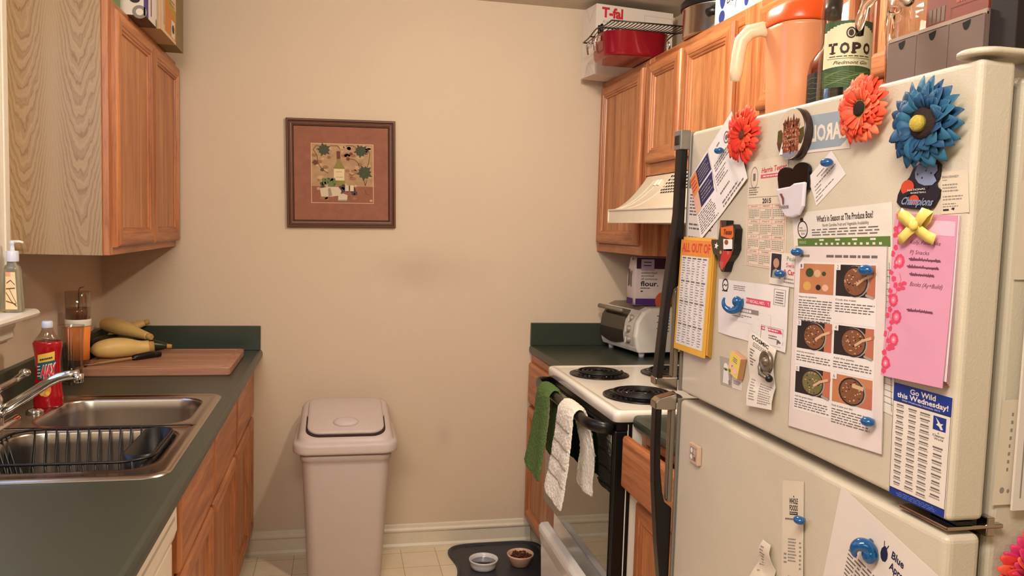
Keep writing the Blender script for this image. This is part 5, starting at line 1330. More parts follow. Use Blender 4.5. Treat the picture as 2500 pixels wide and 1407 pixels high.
def curl(name, label, y, z, flip, sc=1.0):
    c = Vector((XF - .018, y, z)); rt = Vector((.80, -.60, 0)).normalized(); up = Vector((0, 0, 1))
    t = thing(name, label, 'magnet', tuple(c), None)
    mb = MB(); pts, rs = [], []
    for i in range(21):
        q = i / 20
        a = math.radians(150 + 235 * q) ; R_ = .0150 * sc * (1 - .10 * q)
        pts.append(tuple(c + rt * R_ * math.cos(a) + up * (flip * R_ * math.sin(a)))); rs.append((.0018 + .0052 * min(1, q * 1.7)) * sc)
    mb.tube(pts, rs, M_blu, 14); mb.build('curl', t)
    mb = MB(); e = c + rt * .0085 * sc + up * flip * .002 * sc
    mb.ell(tuple(e), (.0085 * sc, .0085 * sc, .0095 * sc), M_blu, 20, 12); mb.build('ball', t)
    mb = MB(); mb.tube([tuple(c + rt * .006 + Vector((.004, 0, 0))), (XF - .0045, y - .003, z)], .0035, M_blu, 10); mb.build('stem', t)
curl('curl_magnet', 'large blue curl-shaped magnet opening upward on the recall envelope', 1.2480, 1.3260, 1, .98)
# the lower curl opens downward: a crescent beside a broad drop
c = Vector((XF - .016, .8740, 1.0410)); rt = Vector((.80, -.60, 0)).normalized(); up = Vector((0, 0, 1))
t = thing('curl_magnet', 'large blue curl-shaped magnet opening downward on the emblem letter', 'magnet', tuple(c))
mb = MB(); pts, rs = [], []
for i in range(25):
    q = i / 24; a = math.radians(222 - 200 * q); R_ = .0100
    pts.append(tuple(c + rt * R_ * math.cos(a) + up * (R_ * math.sin(a)))); rs.append(.0024 + .0068 * min(1, q * 1.8))
mb.tube(pts, rs, M_blu, 16); mb.build('curl', t)
mb = MB(); mb.ell(tuple(c + rt * .0090 - up * .0010), (.0105, .0105, .0120), M_blu, 20, 12); mb.build('ball', t)
mb = MB(); mb.tube([tuple(c + Vector((.004, 0, .009))), (XF - .003, .875, 1.056)], .0035, M_blu, 10); mb.build('stem', t)

def flower(name, label, c, nrm, R, hexes, cen, layers, seed, group, petw=.16, tip=0):
    t = thing(name, label, 'flower magnet', tuple(c), group)
    rnd = random.Random(seed); n = Vector(nrm).normalized(); a_ = Vector((0, 0, 1)); a_ = (a_ - n * a_.dot(n)).normalized(); b_ = n.cross(a_)
    mats_ = [mat(f'{name} petal {h}', h, rough=.6, noise=.15, nscale=120) for h in hexes]
    for li, (cnt, r0, r1, h0, h1, cup) in enumerate(layers):
        mb = MB()
        for k in range(cnt):
            th = 2 * PI * (k + rnd.random() * .5 + li * .5) / cnt; L_ = r1 * R * (.90 + rnd.random() * .14); w = R * petw * (.8 + rnd.random() * .4); tw = (rnd.random() - .5) * .7; hh = h1 * (.6 + rnd.random() * .6)
            e = a_ * math.cos(th) + b_ * math.sin(th); f = n.cross(e)
            def P_(u, v):
                q = u; wid = w * (math.sin(PI * min(1, .16 + q * (.82 if tip else .70))) ** (.75 if tip else .6)) * (1 if q < .97 else .45)
                rad = r0 * R + (L_ - r0 * R) * q; hgt = h0 + hh * q + cup * math.sin(q * PI) 
                s_ = (v - .5)
                return Vector(c) + e * rad + n * (hgt + .35 * abs(s_) * wid + tw * s_ * wid) + f * (s_ * wid)
            mb.grid(P_, 7, 2, mats_[rnd.randrange(len(mats_))])
        mb.keepn = True
        mb.build('outer_petals' if li == 0 else 'inner_petals', t, solid=.0005)
    mb = MB()
    mb.xf = Matrix.Translation(Vector(c)) @ n.to_track_quat('Z', 'Y').to_matrix().to_4x4()
    for (r_, z, h_, hx) in cen:
        m_ = mat(f'{name} centre {hx}', hx, rough=.8, noise=.4, nscale=400, bump=.6, bscale=900)
        mb.lathe([(r_ * R, z), (r_ * R * .98, z + h_ * .6), (r_ * R * .7, z + h_), (r_ * R * .1, z + h_ * 1.05)], (0, 0, 0), m_, 24)
    mb.build('flower_centre', t)
    mb = MB(); mb.xf = Matrix.Translation(Vector(c)) @ n.to_track_quat('Z', 'Y').to_matrix().to_4x4()
    mb.lathe([(.010, -.0065), (.010, -.001)], (0, 0, 0), M_bkm, 16); mb.build('magnet_disc', t)
GF = 'artificial flower magnets'
flower('gerbera_magnet', 'red-orange gerbera magnet at the handle side of the freezer door', (XF - .012, 1.2450, 1.6080), (-1, -.12, -.02), .0475, ('e0391f', 'd8301e', 'ea5030'), ((.30, .002, .004, '8c3a1e'), (.14, .006, .002, '6a2c18')), ((30, .18, 1.02, 0, .004, .004), (24, .15, .66, .004, .005, .003)), 4, GF, .22)
flower('gerbera_magnet', 'coral gerbera magnet with a dark green centre at the top of the freezer door', (XF - .012, .9300, 1.6085), (-1, -.1, 0), .0455, ('ee5636', 'e84a2e', 'f4714c'), ((.40, .002, .007, '7a7a24'), (.22, .007, .005, '1f140c')), ((28, .25, 1.0, 0, .004, .004), (26, .22, .80, .004, .006, .003), (24, .22, .60, .007, .007, .002)), 5, GF, .25)
flower('daisy_magnet', 'large blue daisy magnet with yellow button centre on the freezer door', (XF - .013, .8115, 1.5755), (-1, -.1, -.03), .0535, ('1a466c', '215276', '163f62', '2a617e'), ((.37, .002, .010, '2a1a12'), (.18, .012, .009, 'b8a040')), ((22, .28, 1.03, 0, .004, .004), (20, .30, .88, .004, .006, .003), (16, .33, .66, .007, .006, .002)), 6, GF, .32, 1)
flower('gerbera_magnet', 'pink-red gerbera magnet on the side of the fridge at the right edge', (.790, .748, 1.061), (-.1, -1, .1), .050, ('d8332e', 'e2503a', 'c9285a'), ((.38, .002, .006, 'a08c2c'), (.2, .006, .004, '6a5a1c')), ((28, .25, 1.0, 0, .004, .004), (26, .22, .78, .005, .006, .003)), 7, GF, .26)

# round picture magnet
t = thing('round_magnet', 'thick round souvenir magnet with a building scene on the freezer door', 'magnet', (XF - .007, 1.098, 1.595))
cy_, cz_, rm = 1.0990, 1.5945, .0382
mb = MB(); mb.xf = Matrix.Translation((XF - .001, cy_, cz_)) @ Matrix.Rotation(-PI / 2, 4, 'Y')
mb.lathe([(rm, 0), (rm * 1.01, .002), (rm * 1.01, .011), (rm * .985, .0135)], (0, 0, 0), mat('magnet rim', '35231c', rough=.3), 48); mb.build('rim', t)
mb = MB(); s = Sheet(mb, lambda u, v: Vector((XF - .0147, cy_ + rm * (1 - 2 * u), cz_ + rm * (1 - 2 * v))), lambda u, v: Vector((-1, 0, 0)), top=0, lay=.0002)
s.disc(.5, .5, .492, .492, mat('souvenir sky', 'cdb9a2', rough=.25, coat=.5), 0, 48)
M_sg = mat('souvenir trees', '4d4320', rough=.3, noise=.4, nscale=200); M_sb = mat('souvenir building', '8e4632', rough=.3, noise=.35, nscale=240); M_sr = mat('souvenir roofs', '5a2f1e', rough=.3, noise=.3, nscale=200); M_sl = mat('souvenir lake', '7d7f8c', rough=.3)
s.poly([(.03, .62), (.04, .40), (.16, .38), (.22, .46), (.24, .80), (.14, .83)], M_sg, 1); s.poly([(.78, .44), (.96, .40), (.985, .58), (.90, .72), (.78, .70)], M_sg, 1)
s.poly([(.24, .32), (.30, .24), (.76, .24), (.80, .34), (.80, .88), (.24, .88)], M_sb, 2)
for x, h_ in ((.30, .19), (.40, .13), (.50, .17), (.60, .11), (.70, .20)): s.poly([(x - .045, .26), (x, h_), (x + .045, .26)], M_sr, 3); s.rect(x - .03, .26, x + .03, .36, M_sr, 3)
for r_ in range(4):
    for q in range(5): s.rect(.30 + q * .095, .42 + r_ * .09, .335 + q * .095, .46 + r_ * .09, M_cream, 3)
s.rect(.30, .60, .74, .615, M_cream, 4); s.poly([(.02, .62), (.14, .66), (.26, .84), (.20, .90), (.08, .76)], M_sr, 2); s.poly([(.20, .86), (.85, .84), (.72, .93), (.50, .985), (.30, .94)], M_sl, 3)
s.poly([(.14, .88), (.24, .62), (.27, .88)], M_lw, 4)
rq = random.Random(12)
for k in range(150):
    a = .22 + .6 * rq.random(); b = .22 + .64 * rq.random(); w_ = .012 + .03 * rq.random(); h_ = .012 + .05 * rq.random()
    s.rect(a, b, a + w_, b + h_, (M_sr, M_cream, M_sb, M_sg, M_phand, M_sr)[rq.randrange(6)], 5)
mb.build('picture_face', t)

# clip holder magnet
t = thing('clip_magnet', 'white pocket-shaped clip magnet with two black lobes above the season chart', 'magnet', (XF - .01, 1.09, 1.505))
mb = MB()
def cy(y, z, x=0): return (XF - .0016 - x, y, z)
lobes = []
for i in range(11): a = PI - PI * i / 10 * .92; lobes.append((1.1215 + -.0 - .0205 * math.cos(a), 1.5365 + .0105 * math.sin(a)))
for i in range(11): a = PI * .92 - PI * i / 10 * .95; lobes.append((1.0790 - .0225 * math.cos(a), 1.5395 + .0120 * math.sin(a)))
poly = [(1.1420, 1.530)] + [(y, z) for y, z in lobes] + [(1.0565, 1.522), (1.058, 1.510), (1.136, 1.510)]
poly = sorted(set(poly), key=lambda p: 0) if 0 else poly
mb.prism([cy(y, z) for y, z in poly], (-.006, 0, 0), M_bk); mb.build('black_grip', t, bevel=.0015)
mb = MB()
out = [(1.1360, 1.5140), (1.0960, 1.5165), (1.0850, 1.5205), (1.0560, 1.5215), (1.0575, 1.4860), (1.0680, 1.4730), (1.0850, 1.4690), (1.1020, 1.4700), (1.1130, 1.4780), (1.1230, 1.4960)]
mb.prism([cy(y, z, .0065) for y, z in out], (-.006, 0, 0), mat('clip white', 'cfc6cc', rough=.25, coat=.5)); wc = mb.build('white_pocket', t, bevel=.003, seg=3)
mb = MB(); s = plane_sheet(mb, [(1.130, 1.512), (1.090, 1.515), (1.090, 1.480), (1.130, 1.480)], XF - .0148, top=.0003)
s.poly([(.25, .20), (.42, .22), (.58, .45), (.60, .72), (.50, .72), (.45, .48)], M_cap, 1); s.text('VANDOR', .25, .76, .95, .90, M_txt, 1, bold=.03)
mb.build('emblem', wc)

# state-shaped magnet
t = thing('state_magnet', 'thick state-shaped souvenir magnet with a star and red hill below the leaflet', 'magnet', (XF - .01, 1.30, 1.415))
def tx(px, py):   # outline drawn in a 100 x 140 box
    return (1.3360 - px * .00088, 1.4660 - py * .000665)
ol = [(35, 0), (62, 0), (62, 14), (88, 10), (100, 22), (98, 60), (99, 74), (90, 90), (72, 108), (62, 136), (52, 137), (38, 122), (34, 104), (26, 92), (16, 93), (8, 84), (0, 62), (0, 52), (30, 52), (34, 20)]
def TXP(x): return [(XF - x, *tx(a - 8, b)) for a, b in ol]
mb = MB(); mb.loft([TXP(.001), TXP(.0135)], mat('magnet black edge', '100b0a', rough=.3), False); mb.build('base', t, bevel=.0008)
mb = MB(); s = Sheet(mb, lambda u, v: Vector((XF - .0146, *tx(u * 100 - 8, v * 137))), lambda u, v: Vector((-1, 0, 0)), top=0, lay=.0002)
s.poly([(a / 100, b / 137) for a, b in ol], mat('souvenir dark olive', '3f3426', rough=.3, noise=.2), 0)
s.poly([(.38, .14), (.90, .10), (.94, .30), (.85, .36), (.42, .30)], mat('souvenir orange', 'd9682e', rough=.3), 1); s.text('Texas', .50, .17, .86, .27, M_sr, 2, bold=.04, slant=.8)
s.poly([(.52, .36), (.90, .36), (.92, .58), (.55, .58)], M_lw, 1); s.disc(.66, .42, .08, .05, M_sb, 2); s.poly([(.55, .56), (.92, .54), (.88, .68), (.60, .92), (.40, .88), (.46, .70)], mat('souvenir red', 'b8302a', rough=.3), 1); s.poly([(.40, .80), (.60, .80), (.56, .96), (.46, .93)], mat('souvenir pink', 'b8504a', rough=.3), 2)
s.poly([(.24 + .10 * (1 if k % 2 == 0 else .42) * math.sin(2 * PI * k / 10 + .2), .50 - .075 * (1 if k % 2 == 0 else .42) * math.cos(2 * PI * k / 10 + .2)) for k in range(10)], M_lw, 2)
s.poly([(.34, .03), (.40, .03), (.44, .12), (.36, .16)], M_sb, 2); s.disc(.44, .62, .05, .035, M_cream, 2); s.disc(.76, .62, .05, .04, M_phand, 2)
mb.build('painted_face', t)

# team magnet
t = thing('team_magnet', 'dark lettered champions magnet under the blue daisy', 'magnet', (XF - .003, .832, 1.506))
def tp(px, py): return (.8690 - px * .00072, 1.5345 - py * .00058)       # 100 x 100 box
ol = [(56, 0), (86, 0), (97, 10), (97, 34), (90, 46), (92, 54), (100, 60), (98, 76), (88, 94), (78, 100), (40, 97), (12, 93), (0, 82), (2, 66), (10, 48), (28, 30), (36, 12)]
def TP(x): return [(XF - x, *tp(a, b)) for a, b in ol]
mb = MB(); mb.loft([TP(.0006), TP(.0036)], mat('team black', '1c1112', rough=.4), False); mb.build('base', t, bevel=.0006)
mb = MB(); s = Sheet(mb, lambda u, v: Vector((XF - .0040, *tp(u * 100, v * 100))), lambda u, v: Vector((-1, 0, 0)), top=0, lay=.0002)
M_tb = mat('team blue', '7d86a0', rough=.5); M_orb = mat('team orange', 'c2431f', rough=.5)
s.disc(.26, .52, .16, .16, M_orb, 1); s.poly([(.48, .06), (.60, .09), (.72, .04), (.92, .10), (.94, .22), (.86, .30), (.93, .42), (.84, .50), (.66, .50), (.52, .44), (.44, .34), (.42, .22)], M_tb, 2)
for a, b in ((.49, .26), (.68, .20), (.80, .26), (.60, .34)): s.disc(a, b, .018, .022, mat('team black', '1c1112'), 3, 8)
s.poly([(.12, .66), (.40, .56), (.74, .52), (.76, .56), (.42, .62), (.16, .74)], mat('team black', '1c1112'), 3)
s.text('NATIONAL', .28, .56, .70, .60, M_lw, 4, drop=-.02); s.text('BASKETBALL', .36, .62, .72, .655, M_lw, 4, drop=-.01); s.disc(.44, .78, .12, .10, M_orb, 2); s.text('Champions', .12, .70, .86, .86, M_tb, 4, bold=.03, slant=.6, drop=.05)
mb.build('printed_face', t)

# reel magnet on the receipt, yellow cube magnet, small square magnet
M_pew = mat('pewter', '857868', rough=.35, metal=.7)
t = thing('reel_magnet', 'pewter fishing-reel magnet holding the curled receipt', 'magnet', (XF - .014, 1.135, 1.235))
mb = MB(); mb.xf = Matrix.Translation((XF - .012, 1.1330, 1.2440)) @ Matrix.Rotation(-PI / 2, 4, 'Y')
mb.lathe([(.0165, 0), (.0170, .003), (.0165, .006), (.013, .006), (.012, .004), (.006, .004), (.006, .008), (.001, .009)], (0, 0, 0), M_pew, 28); mb.build('reel', t)
mb = MB(); mb.tube([(XF - .012, 1.150, 1.246), (XF - .014, 1.153, 1.232), (XF - .016, 1.146, 1.222), (XF - .016, 1.120, 1.217)], [.003, .0035, .004, .003], M_pew, 8); mb.ell((XF - .017, 1.118, 1.219), (.006, .006, .006), M_bkm, 12, 8); mb.build('crank', t)
t = thing('box_magnet', 'small yellow box-shaped magnet over the grey animal card', 'magnet', (XF - .008, 1.238, 1.221))
mb = MB(); mb.xf = Matrix.Translation((XF - .0075, 1.2390, 1.2190)) @ Matrix.Rotation(math.radians(14), 4, 'X')
mb.box(-.0055, .0055, -.0185, .0185, -.019, .019, mat('box magnet side', 'b07f58', rough=.5)); mb.build('block', t, bevel=.001)
mb = MB(); R14 = Matrix.Rotation(math.radians(14), 3, 'X')
s = Sheet(mb, lambda u, v: Vector((XF - .0132, 1.2390, 1.2190)) + R14 @ Vector((0, .018 * (1 - 2 * u), .0185 * (1 - 2 * v))), lambda u, v: Vector((-1, 0, 0)), top=0, lay=.0002)
s.rect(0, 0, 1, 1, mat('box yellow', 'dcc25c', rough=.5), 0); s.lines(.3, .12, .75, .38, 3, M_txt, R1, 1, center=True); s.disc(.3, .62, .16, .14, M_pkl, 1); s.disc(.68, .74, .15, .14, M_pkl, 1); s.disc(.36, .60, .05, .05, M_txt, 2); s.disc(.2, .9, .12, .08, M_grn2, 1)
mb.build('printed_face', t)
t = thing('square_magnet', 'small square switch-like magnet alone on the lower fridge door', 'magnet', (XF - .005, 1.395, 1.025))
mb = MB(); mb.box(XF - .0090, XF - .0006, 1.369, 1.408, 1.003, 1.040, mat('square magnet', 'c9a790', rough=.45)); mb.build('block', t, bevel=.0015)
mb = MB(); s = plane_sheet(mb, [(1.404, 1.037), (1.373, 1.037), (1.373, 1.006), (1.404, 1.006)], XF - .0091, top=.0002)
s.frame(.1, .1, .9, .9, .04, M_gry, 1); s.disc(.3, .3, .15, .15, M_lw, 2); s.rect(.45, .1, .5, .9, M_gry, 2); s.rect(.1, .5, .9, .54, M_gry, 2); s.disc(.72, .75, .13, .13, M_txt, 2); s.disc(.28, .72, .15, .15, M_lw, 2)
mb.build('printed_face', t)

# papers on the fridge side (facing the camera)
def side_paper(name, label, x0, x1, z0, z1, y, draw, mt, tilt=0.0, th=.0004):
    mb = MB(); c_ = Vector((x0, y, z1)); w = x1 - x0; h = z1 - z0
    s = vec_sheet(mb, c_, (w, 0, 0), (-tilt, 0, -h), (0, -1, 0)); s.base(mt, 1, 1, th=th); draw(s)
    o = mb.build(name); off = Vector(((x0 + x1) / 2, y, (z0 + z1) / 2))
    for v in o.data.vertices: v.co -= off
    o.location = off; return tag(o, label, 'paper')
side_paper('wall_letter', 'plain sheet high on the side of the fridge at the right edge', .7465, .86, 1.40, 1.512, .7625, lambda s: s.lines(.1, .1, .9, .8, 9, M_gry, R1), M_pap2)
side_paper('paper_slip', 'narrow slip hanging behind the form on the fridge side', .7435, .775, 1.139, 1.262, .7615, lambda s: (s.lines(.45, .1, .55, .7, 8, M_gry, R1), s.disc(.35, .86, .10, .03, M_gry, 1), s.disc(.62, .87, .06, .02, M_gry, 1)), M_pap2, tilt=.004)
side_paper('printed_form', 'bordered printed form low on the side of the fridge at the right edge', .7605, .90, 1.134, 1.422, .757, lambda s: (s.rect(.06, .62, .075, .95, M_gry, 1), s.frame(.17, .55, .9, .96, .008, M_gry, 1), s.lines(.22, .6, .85, .92, 8, M_gry, R1), s.lines(.1, .1, .9, .5, 9, M_gry, R1)), M_pap, th=.003)
# ------------------------------------------------------------------ on top of the fridge
ZF = 1.6285
# gin bottle
t = thing('gin_bottle', 'clear spirits bottle with a cream and green label on the fridge top', 'bottle', (.842, 1.200, ZF))
gc = (.812, 1.200, ZF)
mb = MB(); mb.lathe([(.036, .0005), (.0405, .006), (.0410, .02), (.0405, .185), (.0385, .205), (.030, .225), (.019, .240), (.016, .25), (.0155, .315)], gc, M_glass, 40, cap1=True); bo = mb.build('bottle', t)
mb = MB(); mb.lathe([(.017, .29), (.018, .292), (.018, .335), (.016, .337)], gc, M_fh, 24); mb.build('stopper', t)
def cyl(c, r, a0, a1, z0, z1):
    def P_(u, v):
        a = math.radians(a0 + (a1 - a0) * u); return Vector((c[0] + r * math.cos(a), c[1] + r * math.sin(a), c[2] + z1 + (z0 - z1) * v))
    def N_(u, v): a = math.radians(a0 + (a1 - a0) * u); return Vector((math.cos(a), math.sin(a), 0))
    return P_, N_
M_gl = mat('gin label cream', 'd6cfa8', rough=.6); M_gg = mat('gin label green', '39512a', rough=.6, noise=.3, nscale=200); M_gb = mat('gin letters', '38211a', rough=.6, noise=0)
mb = MB(); P_, N_ = cyl(gc, .0412, 185, 308, .055, .160); s = Sheet(mb, P_, N_, step=1, top=.0001, lay=.0003)
s.rect(0, 0, 1, 1, M_gg, 0); s.poly([(0, .18), (.2, .10), (.5, .08), (.8, .10), (1, .18), (1, .70), (.7, .73), (.4, .73), (0, .70)], M_gl, 1) if 0 else None
for i in range(16):
    u = i / 16; top_ = .04 + .13 * (abs(u + .03 - .5) * 2) ** 2; bot = .70 - .02 * math.cos((u - .5) * 4); s.rect(u, top_, u + 1 / 16, bot, M_gl, 1)
def slab(txt, u0, v0, u1, v1):
    n = len(txt); w = (u1 - u0) / n
    for i, ch in enumerate(txt):
        a = u0 + i * w; s.text(ch, a + w * .08, v0, a + w * .88, v1, M_gb, 3, bold=.045)
        if ch in 'TP': s.rect(a + w * .22 if ch == 'T' else a, v1 - .018, a + w * (.74 if ch == 'T' else .45), v1, M_gb, 4)
slab('TOPO', .10, .33, .92, .49)
s.ring(.50, .185, .085, .085, .25, M_gb, 3); s.disc(.50, .185, .045, .05, M_gb, 3)
s.lines(.14, .525, .88, .545, 1, M_gb, random.Random(1), 3, fill=.6, ragged=.05); s.text('Piedmont Gin', .22, .60, .82, .655, M_gb, 3, slant=.9); s.rect(.1, .565, .9, .570, M_gb, 3)
for k in range(9): s.line([(.05 + j * .1, .77 + k * .022 + .02 * math.sin(j * 1.3 + k)) for j in range(10)], .008, mat('label line green', '6d7c48', rough=.6), 2)
mb.build('label', bo)
# dark-labelled bottle behind
t = thing('liquor_bottle', 'amber bottle with a dark label standing behind the cream-label bottle', 'bottle', (.862, 1.315, ZF))
bc_ = (.862, 1.315, ZF)
mb = MB(); mb.lathe([(.034, .0005), (.038, .006), (.038, .11), (.035, .128), (.020, .150), (.0145, .165), (.0145, .21)], bc_, thin_glass('amber glass', 'e0a860', .9), 32); bo = mb.build('bottle', t)
mb = MB(); mb.lathe([(.0155, .205), (.0155, .235)], bc_, M_fh, 20); mb.build('cap', t)
mb = MB(); P_, N_ = cyl(bc_, .0384, 150, 300, .02, .105); s = Sheet(mb, P_, N_, step=1, top=.0001, lay=.0003); s.rect(0, 0, 1, 1, mat('dark bottle label', '231c14', rough=.5), 0)
for k in range(7): s.line([(.03 + j * .105, .12 + k * .1 + .02 * math.sin(j * 2 + k)) for j in range(10)], .008, M_grn2, 2)
mb.build('label', bo)
# glass pitcher
t = thing('glass_pitcher', 'clear glass pitcher with curled handle beside the cream-label bottle', 'pitcher', (.925, 1.165, ZF))
pc = (.925, 1.165, ZF)
mb = MB(); mb.lathe([(.046, .0005), (.050, .004), (.049, .012), (.0485, .05), (.0515, .10), (.0535, .155), (.0550, .158), (.0560, .163), (.0550, .168), (.0560, .172), (.0550, .176), (.0545, .180), (.0570, .24), (.0550, .24), (.0525, .180), (.0515, .155), (.0495, .10), (.0465, .05), (.045, .016), (.001, .012)], pc, M_glass, 44); mb.build('jug', t)
mb = MB()
mb.tube([(.880, 1.140, ZF + .190), (.850, 1.125, ZF + .198), (.800, 1.105, ZF + .188), (.772, 1.096, ZF + .165), (.764, 1.096, ZF + .140), (.766, 1.098, ZF + .118)], [.0085, .0085, .008, .0078, .0075, .0055], M_solid, 14)
mb.tube([(.868, 1.150, ZF + .180), (.840, 1.128, ZF + .168), (.832, 1.118, ZF + .130), (.835, 1.118, ZF + .090), (.858, 1.135, ZF + .045), (.876, 1.145, ZF + .035)], [.0065, .0065, .006, .0058, .0055, .005], M_solid, 12)
mb.build('handle', t)
# plastic drinks pitcher
t = thing('plastic_pitcher', 'orange plastic pitcher with a pale handle on the far end of the fridge top', 'pitcher', (.858, 1.425, ZF))
M_pp = mat('peach plastic', 'f0a070', rough=.3, trans=.15, noise=.03); M_po = mat('orange lid', 'ec5a24', rough=.3); M_ph = mat('pale handle', 'f6dcb8', rough=.3, trans=.1, noise=0)
oc = (.868, 1.418, ZF)
def OP(z, r_, k=1.0): return [(oc[0] + x, oc[1] + y, oc[2] + z) for x, y in rr(-r_, r_, -r_ * k, r_ * k, r_ * .75, 7)]
mb = MB(); mb.loft([OP(.0005, .052), OP(.004, .056), OP(.10, .060), OP(.205, .064), OP(.212, .066)], M_pp); mb.build('jug', t)
mb = MB(); mb.loft([OP(.213, .067), OP(.218, .068), OP(.244, .064), OP(.254, .055), OP(.258, .030)], M_po); mb.build('lid', t)
mb = MB(); mb.tube([(.822, 1.447, ZF + .206), (.800, 1.455, ZF + .214), (.780, 1.464, ZF + .209), (.766, 1.470, ZF + .192), (.762, 1.472, ZF + .165), (.760, 1.473, ZF + .135), (.759, 1.474, ZF + .115)], [.011, .012, .012, .0115, .011, .0105, .008], M_ph, 12, flat=1.2); mb.build('handle', t)

# pod carton
t = thing('pod_carton', 'grey-brown three-section carton with maroon sleeve on the near side of the fridge top', 'carton', (.86, .95, ZF))
M_gc = mat('carton grey brown', '6e5a50', rough=.8, noise=.06); M_gce = mat('carton edge', 'a08a78', rough=.8); M_mar = mat('carton maroon', '7a3624', rough=.55, noise=.2, nscale=30); M_cdk = mat('carton dark side', '1c120d', rough=.75); M_hol = mat('carton slot', '15100c', rough=.9)
cx0, cx1, cy0, cy1 = .800, .915, .8885, 1.0735
cz = ZF + .1095
mb = MB(); mb.box(cx0, cx1, cy0, cy1, ZF + .0005, cz - .004, M_gc); mb.box(cx0 - .0006, cx0 + .002, cy0, cy1, cz - .0075, cz, M_gce); mb.box(cx0 + .002, cx1, cy0 + .0005, cy0 + .003, cz - .004, cz, M_gc)
mb.build('tray', t)
for k in range(3):
    y0 = cy0 + .0617 * k; y1 = y0 + .0617
    mb = MB(); mb.box(cx0 - .0026, cx0 - .0007, y0 + .0007, y1 - .0007, ZF + .001, cz - .006, M_gc)
    s = plane_sheet(mb, [(y1, cz), (y0, cz), (y0, ZF), (y1, ZF)], cx0 - .0026, top=.0002)
    s.disc(.5, .075, .115, .115, M_hol, 1, 18, 0, 180)
    s.rect(.06, .055, .94, .062, M_hol, 1)
    mb.build('flap', t)
mb = MB(); mb.box(cx0 + .004, cx1, cy0 + .0035, cy0 + .115, cz - .003, cz + .12, M_mar)
s = plane_sheet(mb, [(cy0 + .113, cz + .12), (cy0 + .005, cz + .12), (cy0 + .005, cz), (cy0 + .113, cz)], cx0 + .004, top=.0002)
for k in range(4): s.rect(.03 + k * .075, .80, .085 + k * .075, .97, M_pew, 1)
s.lines(.30, .45, .85, .62, 2, mat('carton peach print', 'b9765a', rough=.6), R1, 1); s.lines(.5, .70, .97, .84, 2, mat('carton brown print', '9a5238', rough=.6), R1, 1); s.line([(.42, .97), (.42, .86), (1, .86)], .006, M_cap, 2)
mb.build('sleeve', t)
t = thing('dark_box', 'large dark box with green lettered top band at the right edge of the fridge top', 'box', (.97, .865, ZF))
mb = MB(); mb.box(.8035, 1.12, .845, .8875, ZF + .0005, ZF + .150, M_cdk); mb.build('carton', t, bevel=.001)
mb = MB(); s = vec_sheet(mb, (.8040, .8445, ZF + .1495), (.3155, 0, 0), (0, 0, -.038), (0, -1, 0)); s.rect(0, 0, 1, 1, mat('green band', '93964a', rough=.7), 0); s.lines(.03, .1, .97, .8, 3, M_grn2, R1, 1); mb.build('label_band', t)

# ------------------------------------------------------------------ on top of the right wall cabinets
ZU = 2.1005
t = thing('appliance_box', 'white toaster carton with red lettering on top of the right wall cabinet', 'box', (1.045, 3.29, ZU), rz=math.radians(8))
M_cw = mat('carton white', 'ddd0c2', rough=.6, noise=.03); M_cg = mat('carton grey print', 'a09890', rough=.7, noise=0); M_tr2 = mat('red lettering', 'c42a36', rough=.5, noise=0)
tx0, tx1, ty0, ty1, tz0, tz1 = 0, .37, 0, .135, 0, .292
mb = MB(); mb.box(tx0, tx1, ty0, ty1, tz0, tz1, M_cw); bo = mb.build('carton', t, bevel=.002, local=True)
mb = MB(); s = vec_sheet(mb, (tx0, ty0 - .0002, tz1), (tx1 - tx0, 0, 0), (0, 0, tz0 - tz1), (0, -1, 0))
s.rect(0, 0, 1, 1, M_cw, 0); s.text('T-fal', .07, .035, .34, .175, M_tr2, 1, bold=.045); s.text('AVANTE', .08, .215, .30, .265, M_cg, 1); s.lines(.08, .40, .30, .43, 1, M_cg, R1, 1)
s.frame(.62, .08, .99, .36, .004, M_cg, 1)
M_hr = mat('photo hair', '5e4a40', rough=.7); M_sk = mat('photo grey face', 'b9a497', rough=.7)
for u, v, r_ in ((.63, .50, .045), (.72, .58, .032), (.80, .48, .032), (.88, .56, .05), (.95, .64, .045)): s.disc(u, v - .03, r_, r_ * 1.2, M_hr, 1); s.disc(u + .01, v + .03, r_ * .72, r_ * 1.2, M_sk, 2)
mb.build('front_print', bo, local=True)
mb = MB(); s = vec_sheet(mb, (tx0 - .0002, ty1, tz1), (0, ty0 - ty1, 0), (0, 0, tz0 - tz1), (-1, 0, 0))
for q in ([(.30, .0), (.55, .22), (.95, .02)], [(.30, 1.0), (.55, .80), (.95, 1.0)]): s.line(q, .006, M_cg, 1)
s.rect(.45, .56, .56, .60, M_cg, 1); mb.build('side_print', bo, local=True)
